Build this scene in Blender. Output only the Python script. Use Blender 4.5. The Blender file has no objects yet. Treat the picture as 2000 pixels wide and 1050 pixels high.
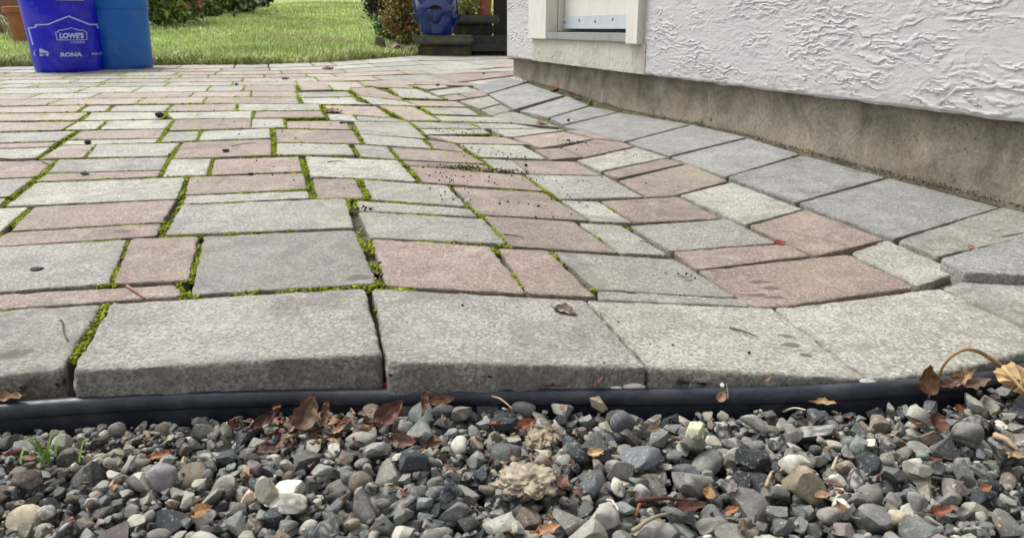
import bpy, bmesh, math, random
import numpy as np
from mathutils import Vector, Matrix
random.seed(7); RNG = np.random.default_rng(7)
S = bpy.context.scene
C = S.collection
PI = math.pi

# ------------------------------------------------------------------ camera, sky, sun, exposure
F = 1444.0; TH = math.atan(470/1444); CH = 0.25
cam = bpy.data.cameras.new('camera'); cam.lens = 36*F/2000; cam.sensor_width = 36
cam.clip_start = .02; cam.clip_end = 300
co = bpy.data.objects.new('camera', cam); C.objects.link(co)
co.location = (0, 0, CH); co.rotation_euler = (PI/2-TH, 0, 0)
cam.dof.use_dof = True; cam.dof.focus_distance = .95; cam.dof.aperture_fstop = 22
S.camera = co
SUN = Vector((-.55, .42, 1.1)).normalized()
w = bpy.data.worlds.new('World'); S.world = w; w.use_nodes = True
nt = w.node_tree; bg = nt.nodes['Background']
sky = nt.nodes.new('ShaderNodeTexSky'); sky.sky_type = 'NISHITA'; sky.sun_disc = False
sky.sun_elevation = math.asin(SUN.z); sky.sun_rotation = math.atan2(SUN.x, SUN.y)
sky.air_density = 1.0; sky.dust_density = 4.0
hs = nt.nodes.new('ShaderNodeHueSaturation'); hs.inputs['Saturation'].default_value = .22
nt.links.new(sky.outputs[0], hs.inputs['Color']); nt.links.new(hs.outputs[0], bg.inputs[0])
bg.inputs[1].default_value = .15
sl = bpy.data.lights.new('sun', 'SUN'); sl.energy = 1.5; sl.angle = math.radians(26); sl.color = (1, .965, .91)
so = bpy.data.objects.new('sun', sl); C.objects.link(so)
so.rotation_euler = (-SUN).to_track_quat('-Z', 'Y').to_euler()
S.view_settings.view_transform = 'Standard'; S.view_settings.look = 'None'
S.view_settings.exposure = 0.74; S.view_settings.gamma = 1

# ------------------------------------------------------------------ rays and the heights of the ground
cT, sT = math.cos(TH), math.sin(TH)
def ray(u, v):
    a = (u-1000)/F; b = (v-525)/F
    return np.array([a, cT-b*sT, -sT-b*cT])
CAM = np.array([0, 0, CH])
def hit(u, v, h):
    r = ray(u, v); return CAM + r*((h-CH)/r[2])
CTRL = [(1003,150,.04),(1082,175,.025),(1207,217,.004),(1350,242,.012),(1462,268,.012),(1600,303,.006),(1740,345,.002),(1957,403,0),(2100,440,0),
 (-100,740,0),(130,722,0),(500,709,.002),(740,695,.005),(1000,712,0),(1265,716,-.002),(1500,730,-.008),(1700,738,-.015),(2000,695,-.018),
 (200,593,0),(730,562,.004),(1150,583,-.004),(1510,602,-.022),(1784,560,-.015),(1885,535,-.012),
 (0,480,0),(400,460,.003),(700,460,.008),(980,480,.0),(1310,495,-.018),(1590,500,-.02),(1745,467,-.01),
 (360,390,.006),(690,390,.012),(940,420,.008),(1220,438,-.012),(1430,430,-.02),(1560,408,-.014),
 (0,350,.008),(600,340,.018),(820,355,.018),(1080,390,-.002),(1260,384,-.015),(1420,350,-.01),
 (0,260,.03),(350,255,.032),(690,260,.035),(830,273,.03),(1000,285,.012),(1110,312,-.004),(1230,280,-.003),(1100,246,-.002),
 (100,180,.06),(500,180,.062),(700,190,.055),(850,200,.03),(925,168,.02),(1000,213,.003),(850,165,.045),
 (139,142,.07),(300,128,.08),(500,126,.08),(640,122,.08),(820,108,.08),(1000,104,.08),(-100,131,.08),(900,130,.062),(950,120,.07)]
cp = [hit(u, v, h) for u, v, h in CTRL]
cp += [np.array(p, float) for p in [(-2.5,.7,0),(-3,2,.04),(-3.5,3.5,.08),(-3.5,5,.08),(2,.5,0),(3,1,0),(2,3,0),(0,6.5,.1),(2,6,.1),(-1,.5,0),(1,.5,-.02),(0,.5,0)]]
cp = np.array(cp)
def _k(d2): return np.sqrt(d2+.02**2)
_A = _k(((cp[:, None, :2]-cp[None, :, :2])**2).sum(-1)) - np.eye(len(cp))*.012
_n = len(cp); _M = np.zeros((_n+3, _n+3)); _M[:_n, :_n] = _A
_M[:_n, _n] = 1; _M[:_n, _n+1:] = cp[:, :2]; _M[_n, :_n] = 1; _M[_n+1:, :_n] = cp[:, :2].T
_W = np.linalg.solve(_M, np.concatenate([cp[:, 2], np.zeros(3)]))
def height(x, y):
    x = np.asarray(x, float); y = np.asarray(y, float)
    sh = x.shape; p = np.stack([x.ravel(), y.ravel()], 1)
    out = np.empty(len(p))
    for i in range(0, len(p), 20000):
        q = p[i:i+20000]
        out[i:i+20000] = _k(((q[:, None]-cp[None, :, :2])**2).sum(-1)) @ _W[:_n] + _W[_n] + q @ _W[_n+1:]
    return out.reshape(sh)
TS = np.concatenate([np.linspace(.3, 2, 700), np.linspace(2.003, 9, 900)])
def onpatio(u, v, dh=0.):
    r = ray(u, v)
    p = CAM + TS[:, None]*r
    g = p[:, 2] - height(p[:, 0], p[:, 1]) - dh
    i = np.argmax(g < 0)
    if g[i] >= 0: i = len(TS)-1
    i = max(i, 1)
    t = TS[i-1] + (TS[i]-TS[i-1])*g[i-1]/(g[i-1]-g[i]+1e-12)
    return CAM + r*t

# ------------------------------------------------------------------ numpy noise
_perm = RNG.permutation(4096); _grad = RNG.normal(size=(4096, 3)); _grad /= np.linalg.norm(_grad, axis=1)[:, None]
def noise3(p):
    i = np.floor(p).astype(int); f = p-i; u = f*f*f*(f*(f*6-15)+10)
    def g(dx, dy, dz):
        h = _perm[(i[..., 0]+dx) & 4095]; h = _perm[(h+i[..., 1]+dy) & 4095]; h = _perm[(h+i[..., 2]+dz) & 4095]
        return (_grad[h]*(f-np.array([dx, dy, dz]))).sum(-1)
    ux, uy, uz = u[..., 0], u[..., 1], u[..., 2]
    def L(a, b, t): return a+(b-a)*t
    return 1.6*L(L(L(g(0,0,0), g(1,0,0), ux), L(g(0,1,0), g(1,1,0), ux), uy), L(L(g(0,0,1), g(1,0,1), ux), L(g(0,1,1), g(1,1,1), ux), uy), uz)
def fbm(p, n=4, g=.5):
    s = 0; a = 1.
    for k in range(n): s = s + a*noise3(p*2**k + 17.3*k); a *= g
    return s
def sstep(a, b, x):
    t = np.clip((x-a)/(b-a), 0, 1); return t*t*(3-2*t)

# ------------------------------------------------------------------ object helpers
def tag(o, label=None, cat=None, group=None, kind=None):
    if label: o['label'] = label
    if cat: o['category'] = cat
    if group: o['group'] = group
    if kind: o['kind'] = kind
    return o
def empty(name, loc, label, cat, group=None, rz=0):
    o = bpy.data.objects.new(name, None); C.objects.link(o); o.location = loc; o.rotation_euler.z = rz; o.empty_display_size = .05
    return tag(o, label, cat, group)
def mesh_np(name, V, Fs, m, parent=None, smooth=True, col=None, loc=None):
    """V (n,3); Fs (m,k) array or list of arrays / list of lists"""
    me = bpy.data.meshes.new(name)
    V = np.asarray(V, np.float32)
    if isinstance(Fs, np.ndarray):
        nf, k = Fs.shape; idx = Fs.ravel().astype(np.int32)
        st = np.arange(0, nf*k, k, dtype=np.int32); tot = np.full(nf, k, np.int32)
    else:
        tot = np.array([len(f) for f in Fs], np.int32); idx = np.concatenate([np.asarray(f) for f in Fs]).astype(np.int32)
        st = np.concatenate([[0], np.cumsum(tot)[:-1]]).astype(np.int32); nf = len(tot)
    me.vertices.add(len(V)); me.vertices.foreach_set('co', V.ravel())
    me.loops.add(len(idx)); me.loops.foreach_set('vertex_index', idx)
    me.polygons.add(nf); me.polygons.foreach_set('loop_start', st); me.polygons.foreach_set('loop_total', tot)
    me.polygons.foreach_set('use_smooth', np.full(nf, bool(smooth)))
    if col is not None:
        a = me.color_attributes.new('tint', 'FLOAT_COLOR', 'POINT')
        c4 = np.ones((len(V), 4), np.float32); c4[:, :3] = col; a.data.foreach_set('color', c4.ravel())
    me.update(); me.validate()
    if isinstance(m, (list, tuple)):
        for q in m: me.materials.append(q)
    else: me.materials.append(m)
    o = bpy.data.objects.new(name, me); C.objects.link(o)
    if parent: o.parent = parent
    if loc is not None: o.location = loc
    return o
class MB:
    def __init__(s): s.V = []; s.F = []; s.n = 0; s.c = []
    def add(s, V, Fs, col=None):
        V = np.asarray(V, float); s.V.append(V)
        for f in Fs: s.F.append([i+s.n for i in f])
        s.n += len(V)
        s.c.append(np.tile(col if col is not None else (1, 1, 1), (len(V), 1)))
        return s
    def box(s, a, b, M=None, bev=0):
        bm = bmesh.new(); bmesh.ops.create_cube(bm, size=1)
        for v in bm.verts: v.co = Vector([a[i]+(b[i]-a[i])*(v.co[i]+.5) for i in range(3)])
        if bev: bmesh.ops.bevel(bm, geom=bm.edges[:], offset=bev, segments=2, affect='EDGES')
        bm.verts.index_update()
        V = np.array([(M @ v.co if M is not None else v.co)[:] for v in bm.verts]); Fs = [[v.index for v in f.verts] for f in bm.faces]
        bm.free(); return s.add(V, Fs)
    def lathe(s, prof, seg=48, centre=(0, 0), wob=None):
        V = []; Fs = []
        for k, (r, z) in enumerate(prof):
            for j in range(seg):
                a = 2*PI*j/seg; V.append((centre[0]+r*math.cos(a), centre[1]+r*math.sin(a), z))
        for k in range(len(prof)-1):
            for j in range(seg):
                j2 = (j+1) % seg; Fs.append([k*seg+j, k*seg+j2, (k+1)*seg+j2, (k+1)*seg+j])
        return s.add(V, Fs)
    def tube(s, P, R, seg=8, col=None):
        P = [np.array(p, float) for p in P]; n = len(P)
        if not hasattr(R, '__len__'): R = [R]*n
        V = []; Fs = []; up = np.array([0, 0, 1.])
        for i in range(n):
            t = P[min(i+1, n-1)]-P[max(i-1, 0)]; t /= np.linalg.norm(t)+1e-9
            a = np.cross(t, up)
            if np.linalg.norm(a) < .1: a = np.cross(t, [1, 0, 0])
            a /= np.linalg.norm(a); b = np.cross(a, t)
            for j in range(seg):
                an = 2*PI*j/seg; V.append(P[i]+R[i]*(a*math.cos(an)+b*math.sin(an)))
        for i in range(n-1):
            for j in range(seg):
                j2 = (j+1) % seg; Fs.append([i*seg+j, i*seg+j2, (i+1)*seg+j2, (i+1)*seg+j])
        Fs.append(list(range(seg))[::-1]); Fs.append([(n-1)*seg+j for j in range(seg)])
        return s.add(V, Fs, col)
    def build(s, name, m, parent=None, smooth=False, loc=None, col=False):
        V = np.concatenate(s.V)
        if smooth == 'auto':
            o = mesh_np(name, V, s.F, m, parent, True, np.concatenate(s.c) if col else None, loc)
            o.data.set_sharp_from_angle(angle=math.radians(38)); return o
        return mesh_np(name, V, s.F, m, parent, smooth, np.concatenate(s.c) if col else None, loc)

# ------------------------------------------------------------------ materials
def mat(name, base=(.5, .5, .5), rough=.8, spec=.5, metal=0):
    m = bpy.data.materials.new(name); m.use_nodes = True
    b = m.node_tree.nodes['Principled BSDF']
    b.inputs['Base Color'].default_value = (*base, 1); b.inputs['Roughness'].default_value = rough
    b.inputs['Specular IOR Level'].default_value = spec; b.inputs['Metallic'].default_value = metal
    return m
class N:
    """small node graph helper"""
    def __init__(s, m): s.m = m; s.t = m.node_tree; s.b = s.t.nodes['Principled BSDF']
    def new(s, ty, **k):
        n = s.t.nodes.new(ty)
        for a, v in k.items(): setattr(n, a, v)
        return n
    def put(s, sock, v):
        if hasattr(v, 'bl_idname') or isinstance(v, bpy.types.NodeSocket): s.t.links.new(v, sock)
        else: sock.default_value = v if not (isinstance(v, tuple) and len(v) == 3 and sock.type == 'RGBA') else (*v, 1)
    def obj(s): return s.new('ShaderNodeTexCoord').outputs['Object']
    def pos(s): return s.new('ShaderNodeNewGeometry').outputs['Position']
    def noise(s, vec, scale, detail=4, rough=.5, dist=0):
        n = s.new('ShaderNodeTexNoise'); s.put(n.inputs['Vector'], vec); n.inputs['Scale'].default_value = scale
        n.inputs['Detail'].default_value = detail; n.inputs['Roughness'].default_value = rough; n.inputs['Distortion'].default_value = dist
        return n.outputs['Fac']
    def voro(s, vec, scale, out='Color', feature='F1'):
        n = s.new('ShaderNodeTexVoronoi', feature=feature); s.put(n.inputs['Vector'], vec); n.inputs['Scale'].default_value = scale
        return n.outputs[out]
    def math(s, op, a, b=0., c=0., clamp=False):
        n = s.new('ShaderNodeMath', operation=op, use_clamp=clamp); s.put(n.inputs[0], a); s.put(n.inputs[1], b); s.put(n.inputs[2], c); return n.outputs[0]
    def vmath(s, op, a, b=(0, 0, 0)):
        n = s.new('ShaderNodeVectorMath', operation=op); s.put(n.inputs[0], a); s.put(n.inputs[1], b); return n.outputs[0]
    def vlen(s, a):
        n = s.new('ShaderNodeVectorMath', operation='LENGTH'); s.put(n.inputs[0], a); return n.outputs['Value']
    def rng(s, x, a, b, c=0., d=1.):
        n = s.new('ShaderNodeMapRange'); s.put(n.inputs[0], x)
        for i, v in enumerate((a, b, c, d)): n.inputs[i+1].default_value = v
        return n.outputs[0]
    def mix(s, fac, a, b, mode='MIX'):
        n = s.new('ShaderNodeMix', data_type='RGBA', blend_type=mode); s.put(n.inputs[0], fac); s.put(n.inputs[6], a); s.put(n.inputs[7], b); return n.outputs[2]
    def scale(s, col, f):
        n = s.new('ShaderNodeVectorMath', operation='SCALE'); s.put(n.inputs[0], col); s.put(n.inputs[3], f); return n.outputs[0]
    def bump(s, h, strength, dist, prev=None):
        n = s.new('ShaderNodeBump'); n.inputs['Strength'].default_value = strength; n.inputs['Distance'].default_value = dist
        s.put(n.inputs['Height'], h)
        if prev is not None: s.put(n.inputs['Normal'], prev)
        return n.outputs[0]
    def sep(s, c):
        n = s.new('ShaderNodeSeparateColor'); s.put(n.inputs[0], c); return n.outputs
    def attr(s, name='tint'):
        return s.new('ShaderNodeAttribute', attribute_name=name).outputs['Color']
    def out(s, col=None, rough=None, normal=None):
        if col is not None: s.put(s.b.inputs['Base Color'], col)
        if rough is not None: s.put(s.b.inputs['Roughness'], rough)
        if normal is not None: s.put(s.b.inputs['Normal'], normal)
        return s.m

STAINS = [(1480,553,26,.006),(1505,566,24,.006),(1478,578,22,.006),(1512,584,26,.006),(1543,672,20,.006),(1574,692,20,.005),(1535,655,22,.005),(1170,281,17,.006),
          (240,452,30,.008),(1335,541,16,.005),(1345,548,14,.004),(30,690,40,.01),(640,590,60,.03),(560,608,50,.03),(60,730,50,.02),(700,548,30,.01),(1640,600,0,0),(940,332,75,.004),(880,240,60,.015),(930,245,50,.012)]
def paver_mat():
    m = mat('tumbled_concrete', rough=.8, spec=.5); g = N(m)
    P = g.pos(); oi = g.new('ShaderNodeObjectInfo'); base = oi.outputs['Color']
    vr = g.sep(g.voro(P, 470, 'Color'))           # small grains
    vr2 = g.sep(g.voro(P, 300, 'Color'))
    f1 = g.noise(P, 330, 6, .75); f2 = g.noise(P, 22, 5, .6, .3); f3 = g.noise(P, 6, 3)
    c = g.scale(base, g.rng(f2, .3, .7, .80, 1.16))
    c = g.scale(c, g.rng(f3, .35, .65, .9, 1.1))
    c = g.scale(c, g.rng(f1, .36, .64, .54, 1.44))
    f4 = g.noise(P, 230, 6, .75); c = g.scale(c, g.rng(f4, .36, .64, .74, 1.24))
    c = g.mix(g.math('MULTIPLY', g.math('GREATER_THAN', vr[0], .80), .50), c, g.scale(base, 1.75))
    c = g.mix(g.math('MULTIPLY', g.math('GREATER_THAN', vr2[1], .93), .42), c, g.scale(base, 1.7))
    c = g.mix(g.math('MULTIPLY', g.math('LESS_THAN', vr[2], .17), .50), c, (.10, .09, .08))
    # dirt blotches with their own outline
    rnd = oi.outputs['Random']
    d = g.math('MULTIPLY', g.rng(g.noise(P, 14, 10, .78, 1.2), .49, .60, 0, .85), g.rng(rnd, 0, 1, .3, 1.0))
    c = g.mix(d, c, g.scale(base, .52))
    lt = g.math('MULTIPLY', g.rng(g.noise(g.vmath('ADD', P, (7.3, 2.2, 1)), 17, 8, .7, .5), .54, .68, 0, .5), g.rng(rnd, 1, 0, .2, 1.0))
    c = g.mix(lt, c, (.47, .45, .40))
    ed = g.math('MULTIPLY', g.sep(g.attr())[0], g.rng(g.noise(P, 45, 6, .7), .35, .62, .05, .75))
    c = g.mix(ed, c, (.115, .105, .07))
    # pale green algae film
    al = g.rng(g.noise(g.vmath('ADD', P, (3.1, 1.7, 0)), 5, 5, .6), .5, .72, 0, .22)
    c = g.mix(al, c, (.30, .31, .17))
    ps = g.vmath('MULTIPLY', P, (1, 1, 0)); wob = g.rng(g.noise(P, 90, 3), .3, .7, -.35, .35)
    acc = None
    for (u, v, rpx, ry) in STAINS:
        if rpx == 0: continue
        q = onpatio(u, v); z = q[1]*cT; rx = rpx*z/F
        L = g.vlen(g.vmath('MULTIPLY', g.vmath('SUBTRACT', ps, (q[0], q[1], 0)), (1/rx, 1/max(ry, .35*rx), 0)))
        s_ = g.rng(g.math('ADD', L, wob), .65, 1.1, .8 if ry < .012 else .35, 0)
        acc = s_ if acc is None else g.math('MAXIMUM', acc, s_)
    c = g.mix(acc, c, (.085, .065, .05))
    h = g.math('ADD', g.math('MULTIPLY', f1, 1.), g.math('MULTIPLY', vr[0], .2))
    h = g.math('ADD', h, g.math('MULTIPLY', f4, 1.2)); n1 = g.bump(h, .9, .0016); n2 = g.bump(g.noise(P, 60, 4, .6), .5, .002, n1)
    return g.out(c, g.rng(f1, .3, .7, .58, .85), n2)
M_PAVER = None
def soil_mat():
    m = mat('joint_soil', rough=.95, spec=.2); g = N(m); P = g.pos()
    n = g.noise(P, 60, 6, .7); k = g.noise(P, 7, 4, .6)
    c = g.mix(g.rng(n, .35, .65), (.035, .03, .022), (.13, .11, .08))
    c = g.mix(g.rng(k, .46, .56, 0, .6), c, (.11, .14, .02))
    return g.out(c, None, g.bump(n, 1, .004))
def ground_mat():
    m = mat('dark_soil', rough=.95, spec=.2); g = N(m); P = g.pos()
    n = g.noise(P, 80, 6, .7)
    return g.out(g.mix(g.rng(n, .35, .65), (.02, .017, .014), (.07, .06, .048)), None, g.bump(n, 1, .004))
def tint_mat(name, rough=.8, spec=.4, nscale=200, lo=.8, hi=1.2, bd=.0006, bs=.6, trans=0, speck=False):
    m = mat(name, rough=rough, spec=spec); g = N(m); P = g.pos(); t = g.attr()
    f = g.noise(P, nscale, 5, .65)
    c = g.scale(t, g.rng(f, .3, .7, lo, hi))
    if speck:
        c = g.mix(g.rng(g.noise(P, 420, 3, .6), .58, .66, 0, .35), c, (.5, .48, .42))
        c = g.mix(g.rng(g.noise(P, 160, 4, .6, .5), .60, .68, 0, .4), c, (.035, .035, .035))
    if trans: g.b.inputs['Subsurface Weight'].default_value = 0
    return g.out(c, None, g.bump(f, bs, bd))

# ------------------------------------------------------------------ ground under everything
M_GROUND = ground_mat()
def grid(name, X, Y, Z, m, **k):
    ny, nx = X.shape
    V = np.stack([X.ravel(), Y.ravel(), Z.ravel()], 1)
    i = np.arange(nx*ny).reshape(ny, nx)
    Fq = np.stack([i[:-1, :-1].ravel(), i[:-1, 1:].ravel(), i[1:, 1:].ravel(), i[1:, :-1].ravel()], 1)
    return mesh_np(name, V, Fq, m, **k)
xx, yy = np.meshgrid(np.array([-80, -20, -5, -2, 0, 2, 5, 20, 80.]), np.array([-60, -20, -5, 0, 1, 3, 6, 20, 90.]))
tag(grid('ground', xx, yy, np.full(xx.shape, -.11), M_GROUND), kind='structure')
# wall line of the house
WP = hit(1000, 113, .122)[:2]; WQ = hit(2000, 240, .122)[:2]
WD = (WQ-WP)/np.linalg.norm(WQ-WP); WN = np.array([-abs(WD[1]), -abs(WD[0])]); WN = np.array([WD[1], -WD[0]])  # outward normal
def wallpt(s, o, z): return np.array([WP[0]+WD[0]*s+WN[0]*o, WP[1]+WD[1]*s+WN[1]*o, z])
# sand and soil the pavers lie on
X, Y = np.meshgrid(np.linspace(-3.2, 1.2, 150), np.concatenate([np.linspace(0, 1, 140)**1.3]))
def front_y(x): return .765 + 0*x
Y = front_y(X) + Y*(5.6-front_y(X))
Z = height(X, Y) - .0085 + .003*fbm(np.stack([X*40, Y*40, 0*X], -1), 3)
tag(grid('paving_bed', X, Y, Z, soil_mat()), kind='structure')

# ------------------------------------------------------------------ pavers, row by row (corner positions: far left, far right, near right, near left)
g_, l_, d_, p_, q_, b_ = (.285,.272,.245), (.36,.348,.305), (.225,.216,.205), (.268,.206,.174), (.325,.262,.222), (.258,.26,.256)
GREYS = {'g': g_, 'l': l_, 'd': d_, 'p': p_, 'q': q_, 'b': b_}
WORD = {'g': 'grey', 'l': 'pale grey', 'd': 'dark grey', 'p': 'pink', 'q': 'light pink', 'b': 'blue-grey'}
ROWS = [
 ('border', [('g',-90,612,198,593,118,722,-120,745),('g',218,592,712,562,745,690,140,724),('g',728,563,1143,585,1262,716,757,706),('l',1150,587,1508,601,1690,739,1270,717),('l',1514,603,1837,563,2058,668,1932,706,1830,728,1700,739),('g',1843,562,1893,546,2110,557,2200,690,2068,669)]),
 ('row', [('p',-120,582,338,556,352,566,350,577,-120,612),('g',1170,568,1440,583,1460,597,1172,584)]),
 ('row', [('g',-120,488,247,468,212,552,-120,578),('p',257,466,387,461,367,546,222,553),('d',400,461,691,449,735,552,375,574),('p',726,466,955,481,1027,572,755,557),('p',975,485,1068,489,1160,578,1034,572),('g',1082,491,1318,507,1438,580,1168,564),('p',1366,529,1655,497,1783,560,1510,599,1467,597),('l',1664,494,1733,469,1873,531,1793,557)]),
 ('row', [('p',12,454,314,436,304,460,-30,482),('g',356,400,673,387,691,443,323,458),('g',700,413,942,427,988,475,725,463),('p',947,422,1118,433,1206,493,996,479),('g',1132,435,1213,440,1303,497,1213,493),('g',1230,441,1423,428,1515,474,1312,489),('p',1316,491,1535,477,1581,498,1363,525),('p',1575,410,1726,467,1592,499,1465,441)]),
 ('row', [('l',-120,409,54,405,-7,457,-150,482),('p',68,404,343,390,316,433,22,450),('g',365,382,600,373,604,386,359,398),('g',698,392,917,407,932,422,702,410),('p',887,365,1060,376,1150,430,935,417),('l',1097,391,1168,394,1233,434,1158,431),('p',1175,393,1325,384,1406,426,1243,434),('l',1330,381,1430,356,1566,408,1458,437)]),
 ('row', [('q',-140,391,12,387,-4,402,-140,406),('l',71,357,361,346,345,387,12,402),('p',371,346,592,338,598,368,362,380),('p',611,349,692,349,711,386,622,387),('g',710,351,872,362,910,402,729,389),('p',800,324,1020,342,1060,372,828,355),('g',1027,341,1182,344,1255,384,1095,388),('p',1210,353,1345,320,1420,353,1312,382,1264,384)]),
 ('row', [('g',-110,354,62,348,18,383,-120,388),('p',92,339,314,333,308,344,72,354),('p',788,314,946,322,964,333,800,322),('p',1180,336,1303,309,1334,319,1208,347)]),
 ('row', [('p',-110,317,107,313,67,345,-110,350),('g',115,312,327,307,315,331,95,337),('l',335,311,412,310,403,341,318,344),('p',420,311,583,306,589,334,413,341),('l',597,305,775,313,813,353,607,343),('p',765,288,908,297,946,319,785,311),('g',942,309,1000,313,1031,338,972,334),('p',1003,313,1122,316,1173,342,1037,339),('l',1128,313,1242,288,1302,307,1175,333)]),
 ('row', [('l',-110,295,97,288,69,308,-110,314),('q',118,285,185,282,161,307,80,309),('g',190,282,350,279,328,304,171,307),('p',358,278,528,272,530,302,338,309),('l',541,279,680,282,692,302,541,301),('g',692,282,755,286,773,310,706,305),('p',836,274,888,280,909,296,848,290),('l',898,281,1020,284,1067,310,938,306),('p',1045,292,1094,289,1137,306,1079,311),('p',1098,288,1165,272,1220,278,1236,286,1143,306)]),
 ('row', [('q',-110,283,108,278,98,286,-110,292),('l',130,275,309,271,304,278,122,283),('l',704,262,822,272,843,289,715,281),('q',836,265,985,268,1035,282,892,279),('q',1004,269,1100,257,1158,271,1056,288),('q',1108,255,1135,255,1216,275,1166,270)]),
 ('row', [('g',-110,262,145,256,113,275,-110,281),('q',160,256,321,252,311,269,136,272),('g',328,258,389,256,382,274,314,277),('l',397,256,526,251,527,269,388,274),('p',539,252,688,255,704,280,541,277),('g',692,238,797,238,832,270,703,261),('l',820,252,945,253,958,260,834,262),('l',960,252,1060,251,1100,254,1003,267,987,266)]),
 ('row', [('q',-110,240,146,238,119,253,-110,259),('l',152,238,206,236,187,252,127,253),('l',213,236,337,234,322,251,196,252),('p',343,234,490,231,489,250,331,254),('l',494,232,552,232,556,248,491,250),('q',561,237,675,237,684,252,561,250),('g',696,227,770,231,796,237,700,236),('q',741,206,806,208,858,235,798,235),('g',804,238,914,240,938,251,819,250),('l',918,240,1000,242,1055,250,944,251)]),
 ('row', [('q',-110,224,171,220,150,234,-110,237),('l',180,220,321,219,314,232,163,235),('l',326,220,491,217,490,230,338,232),('p',500,218,626,217,634,228,497,230),('l',640,222,687,224,700,237,645,234),('q',635,206,735,208,762,229,691,224,642,219),('l',847,226,973,229,1000,240,863,236),('g',962,227,990,218,1008,219,1092,248,1005,240)]),
 ('row', [('q',-110,211,165,206,148,218,-110,222),('l',173,207,217,206,205,217,156,218),('l',225,207,332,205,321,217,213,218),('q',340,205,460,203,460,216,326,217),('l',467,203,622,203,625,215,466,216),('g',826,210,914,211,936,225,845,222),('g',940,214,978,204,999,215,963,225)]),
 ('row', [('g',580,180.5,677,179,688,188,587,190),('l',588,192,689,190,699,199,724,203.5,622,203,594,201),('l',702,187.5,786,197.5,817,206.3,729,203.5),('q',788,196,893,198,910,208.5,818,206.5),('g',898,197,955,188,977,202,938,212)]),
 ('row', [('q',579,161,634,161,648,174.5,590,176),('l',638,161,687,162,714,170,683,171,684,176,652,175),('q',716,161,796,166,808,171.5,762,170.5,728,169),('p',685,172.5,728,170.5,780,190,786,196,703,186),('l',763,172.5,811,173.5,838,183,866,193.5,784,190.5),('l',788,157,852,159,867,164.5,800,164.5),('q',802,166.5,869,166.5,877,170,838,174),('l',838,178,912,169,937,178,859,186),('q',861,188,893,184,914,192,881,196),('p',897,183,938,177,955,186,917,191)]),
]
SLABS = [('b',1838,504,2110,434,2220,545,2000,535,1884,530),('g',1756,469,1958,405,2110,440,1832,499),('b',1563,396,1738,348,1949,405,1746,465),('b',1423,345,1568,303,1727,346,1555,394),('b',1312,307,1462,270,1560,301,1419,344),('b',1226,277,1352,244,1456,268,1308,304),('b',1101,246,1207,220,1347,243,1220,276),('b',1076,230,1152,208,1204,219,1101,243),('b',1016,216,1108,188,1149,206,1072,229),('b',955,184,1028,163,1100,186,1005,213),('b',924,168,990,150,1025,161,951,183)]
def interp(poly, x): return float(np.interp(x, [p[0] for p in poly], [p[1] for p in poly]))
TOP = [(-700,145),(-100,131),(0,129),(300,127),(500,125.5),(640,121),(820,108),(1000,104),(1100,103)]
BOT = [(-700,216),(-110,209),(165,204.5),(320,203),(460,201),(577,202),(640,207),(688,212),(787,209),(852,217),(870,230),(925,225),(1000,199),(1100,197)]
SK = [0,.1,.18,.27,.35,.45,.55,.70,.84,1.0]
rr = random.Random(5)
def ly(s, x): return interp(TOP, x)*(1-s)+interp(BOT, x)*s
FAR = []
for k in range(len(SK)-1, 0, -1):
    s0, s1 = SK[k-1], SK[k]; x = -420-rr.random()*60; row = []
    while x < (1030 if k < 7 else 560):
        yb = ly(s1, x)-.7; z = 1444*.18/(yb-55)
        wpx = rr.choice([.105, .16, .21, .21, .26])*1444/z
        x2 = x+wpx; yb2 = ly(s1, x2)-.7
        def topx(xb, yb):
            xt = xb
            for _ in range(3):
                yt = ly(s0, xt)+.3; xt = 509+(xb-509)*(yt-55)/(yb-55)
            return xt, ly(s0, xt)+.3
        gp = 1.6
        a = topx(x+gp, yb); b = topx(x2-gp, yb2)
        if k >= 7 and x2 > 545: x2 = 577+15*s1-7; wpx = 500; yb2 = ly(s1, x2)-.7; b = topx(x2, yb2)
        if x2-x > 12:
            cl = rr.choice('qqqllgqqll') if x < 760 else rr.choice('pqglgq')
            row.append((cl, a[0], a[1], b[0], b[1], x2-gp, yb2, x+gp, yb))
        x += wpx
    FAR.append(('row', row))
ROWS += FAR
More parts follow.
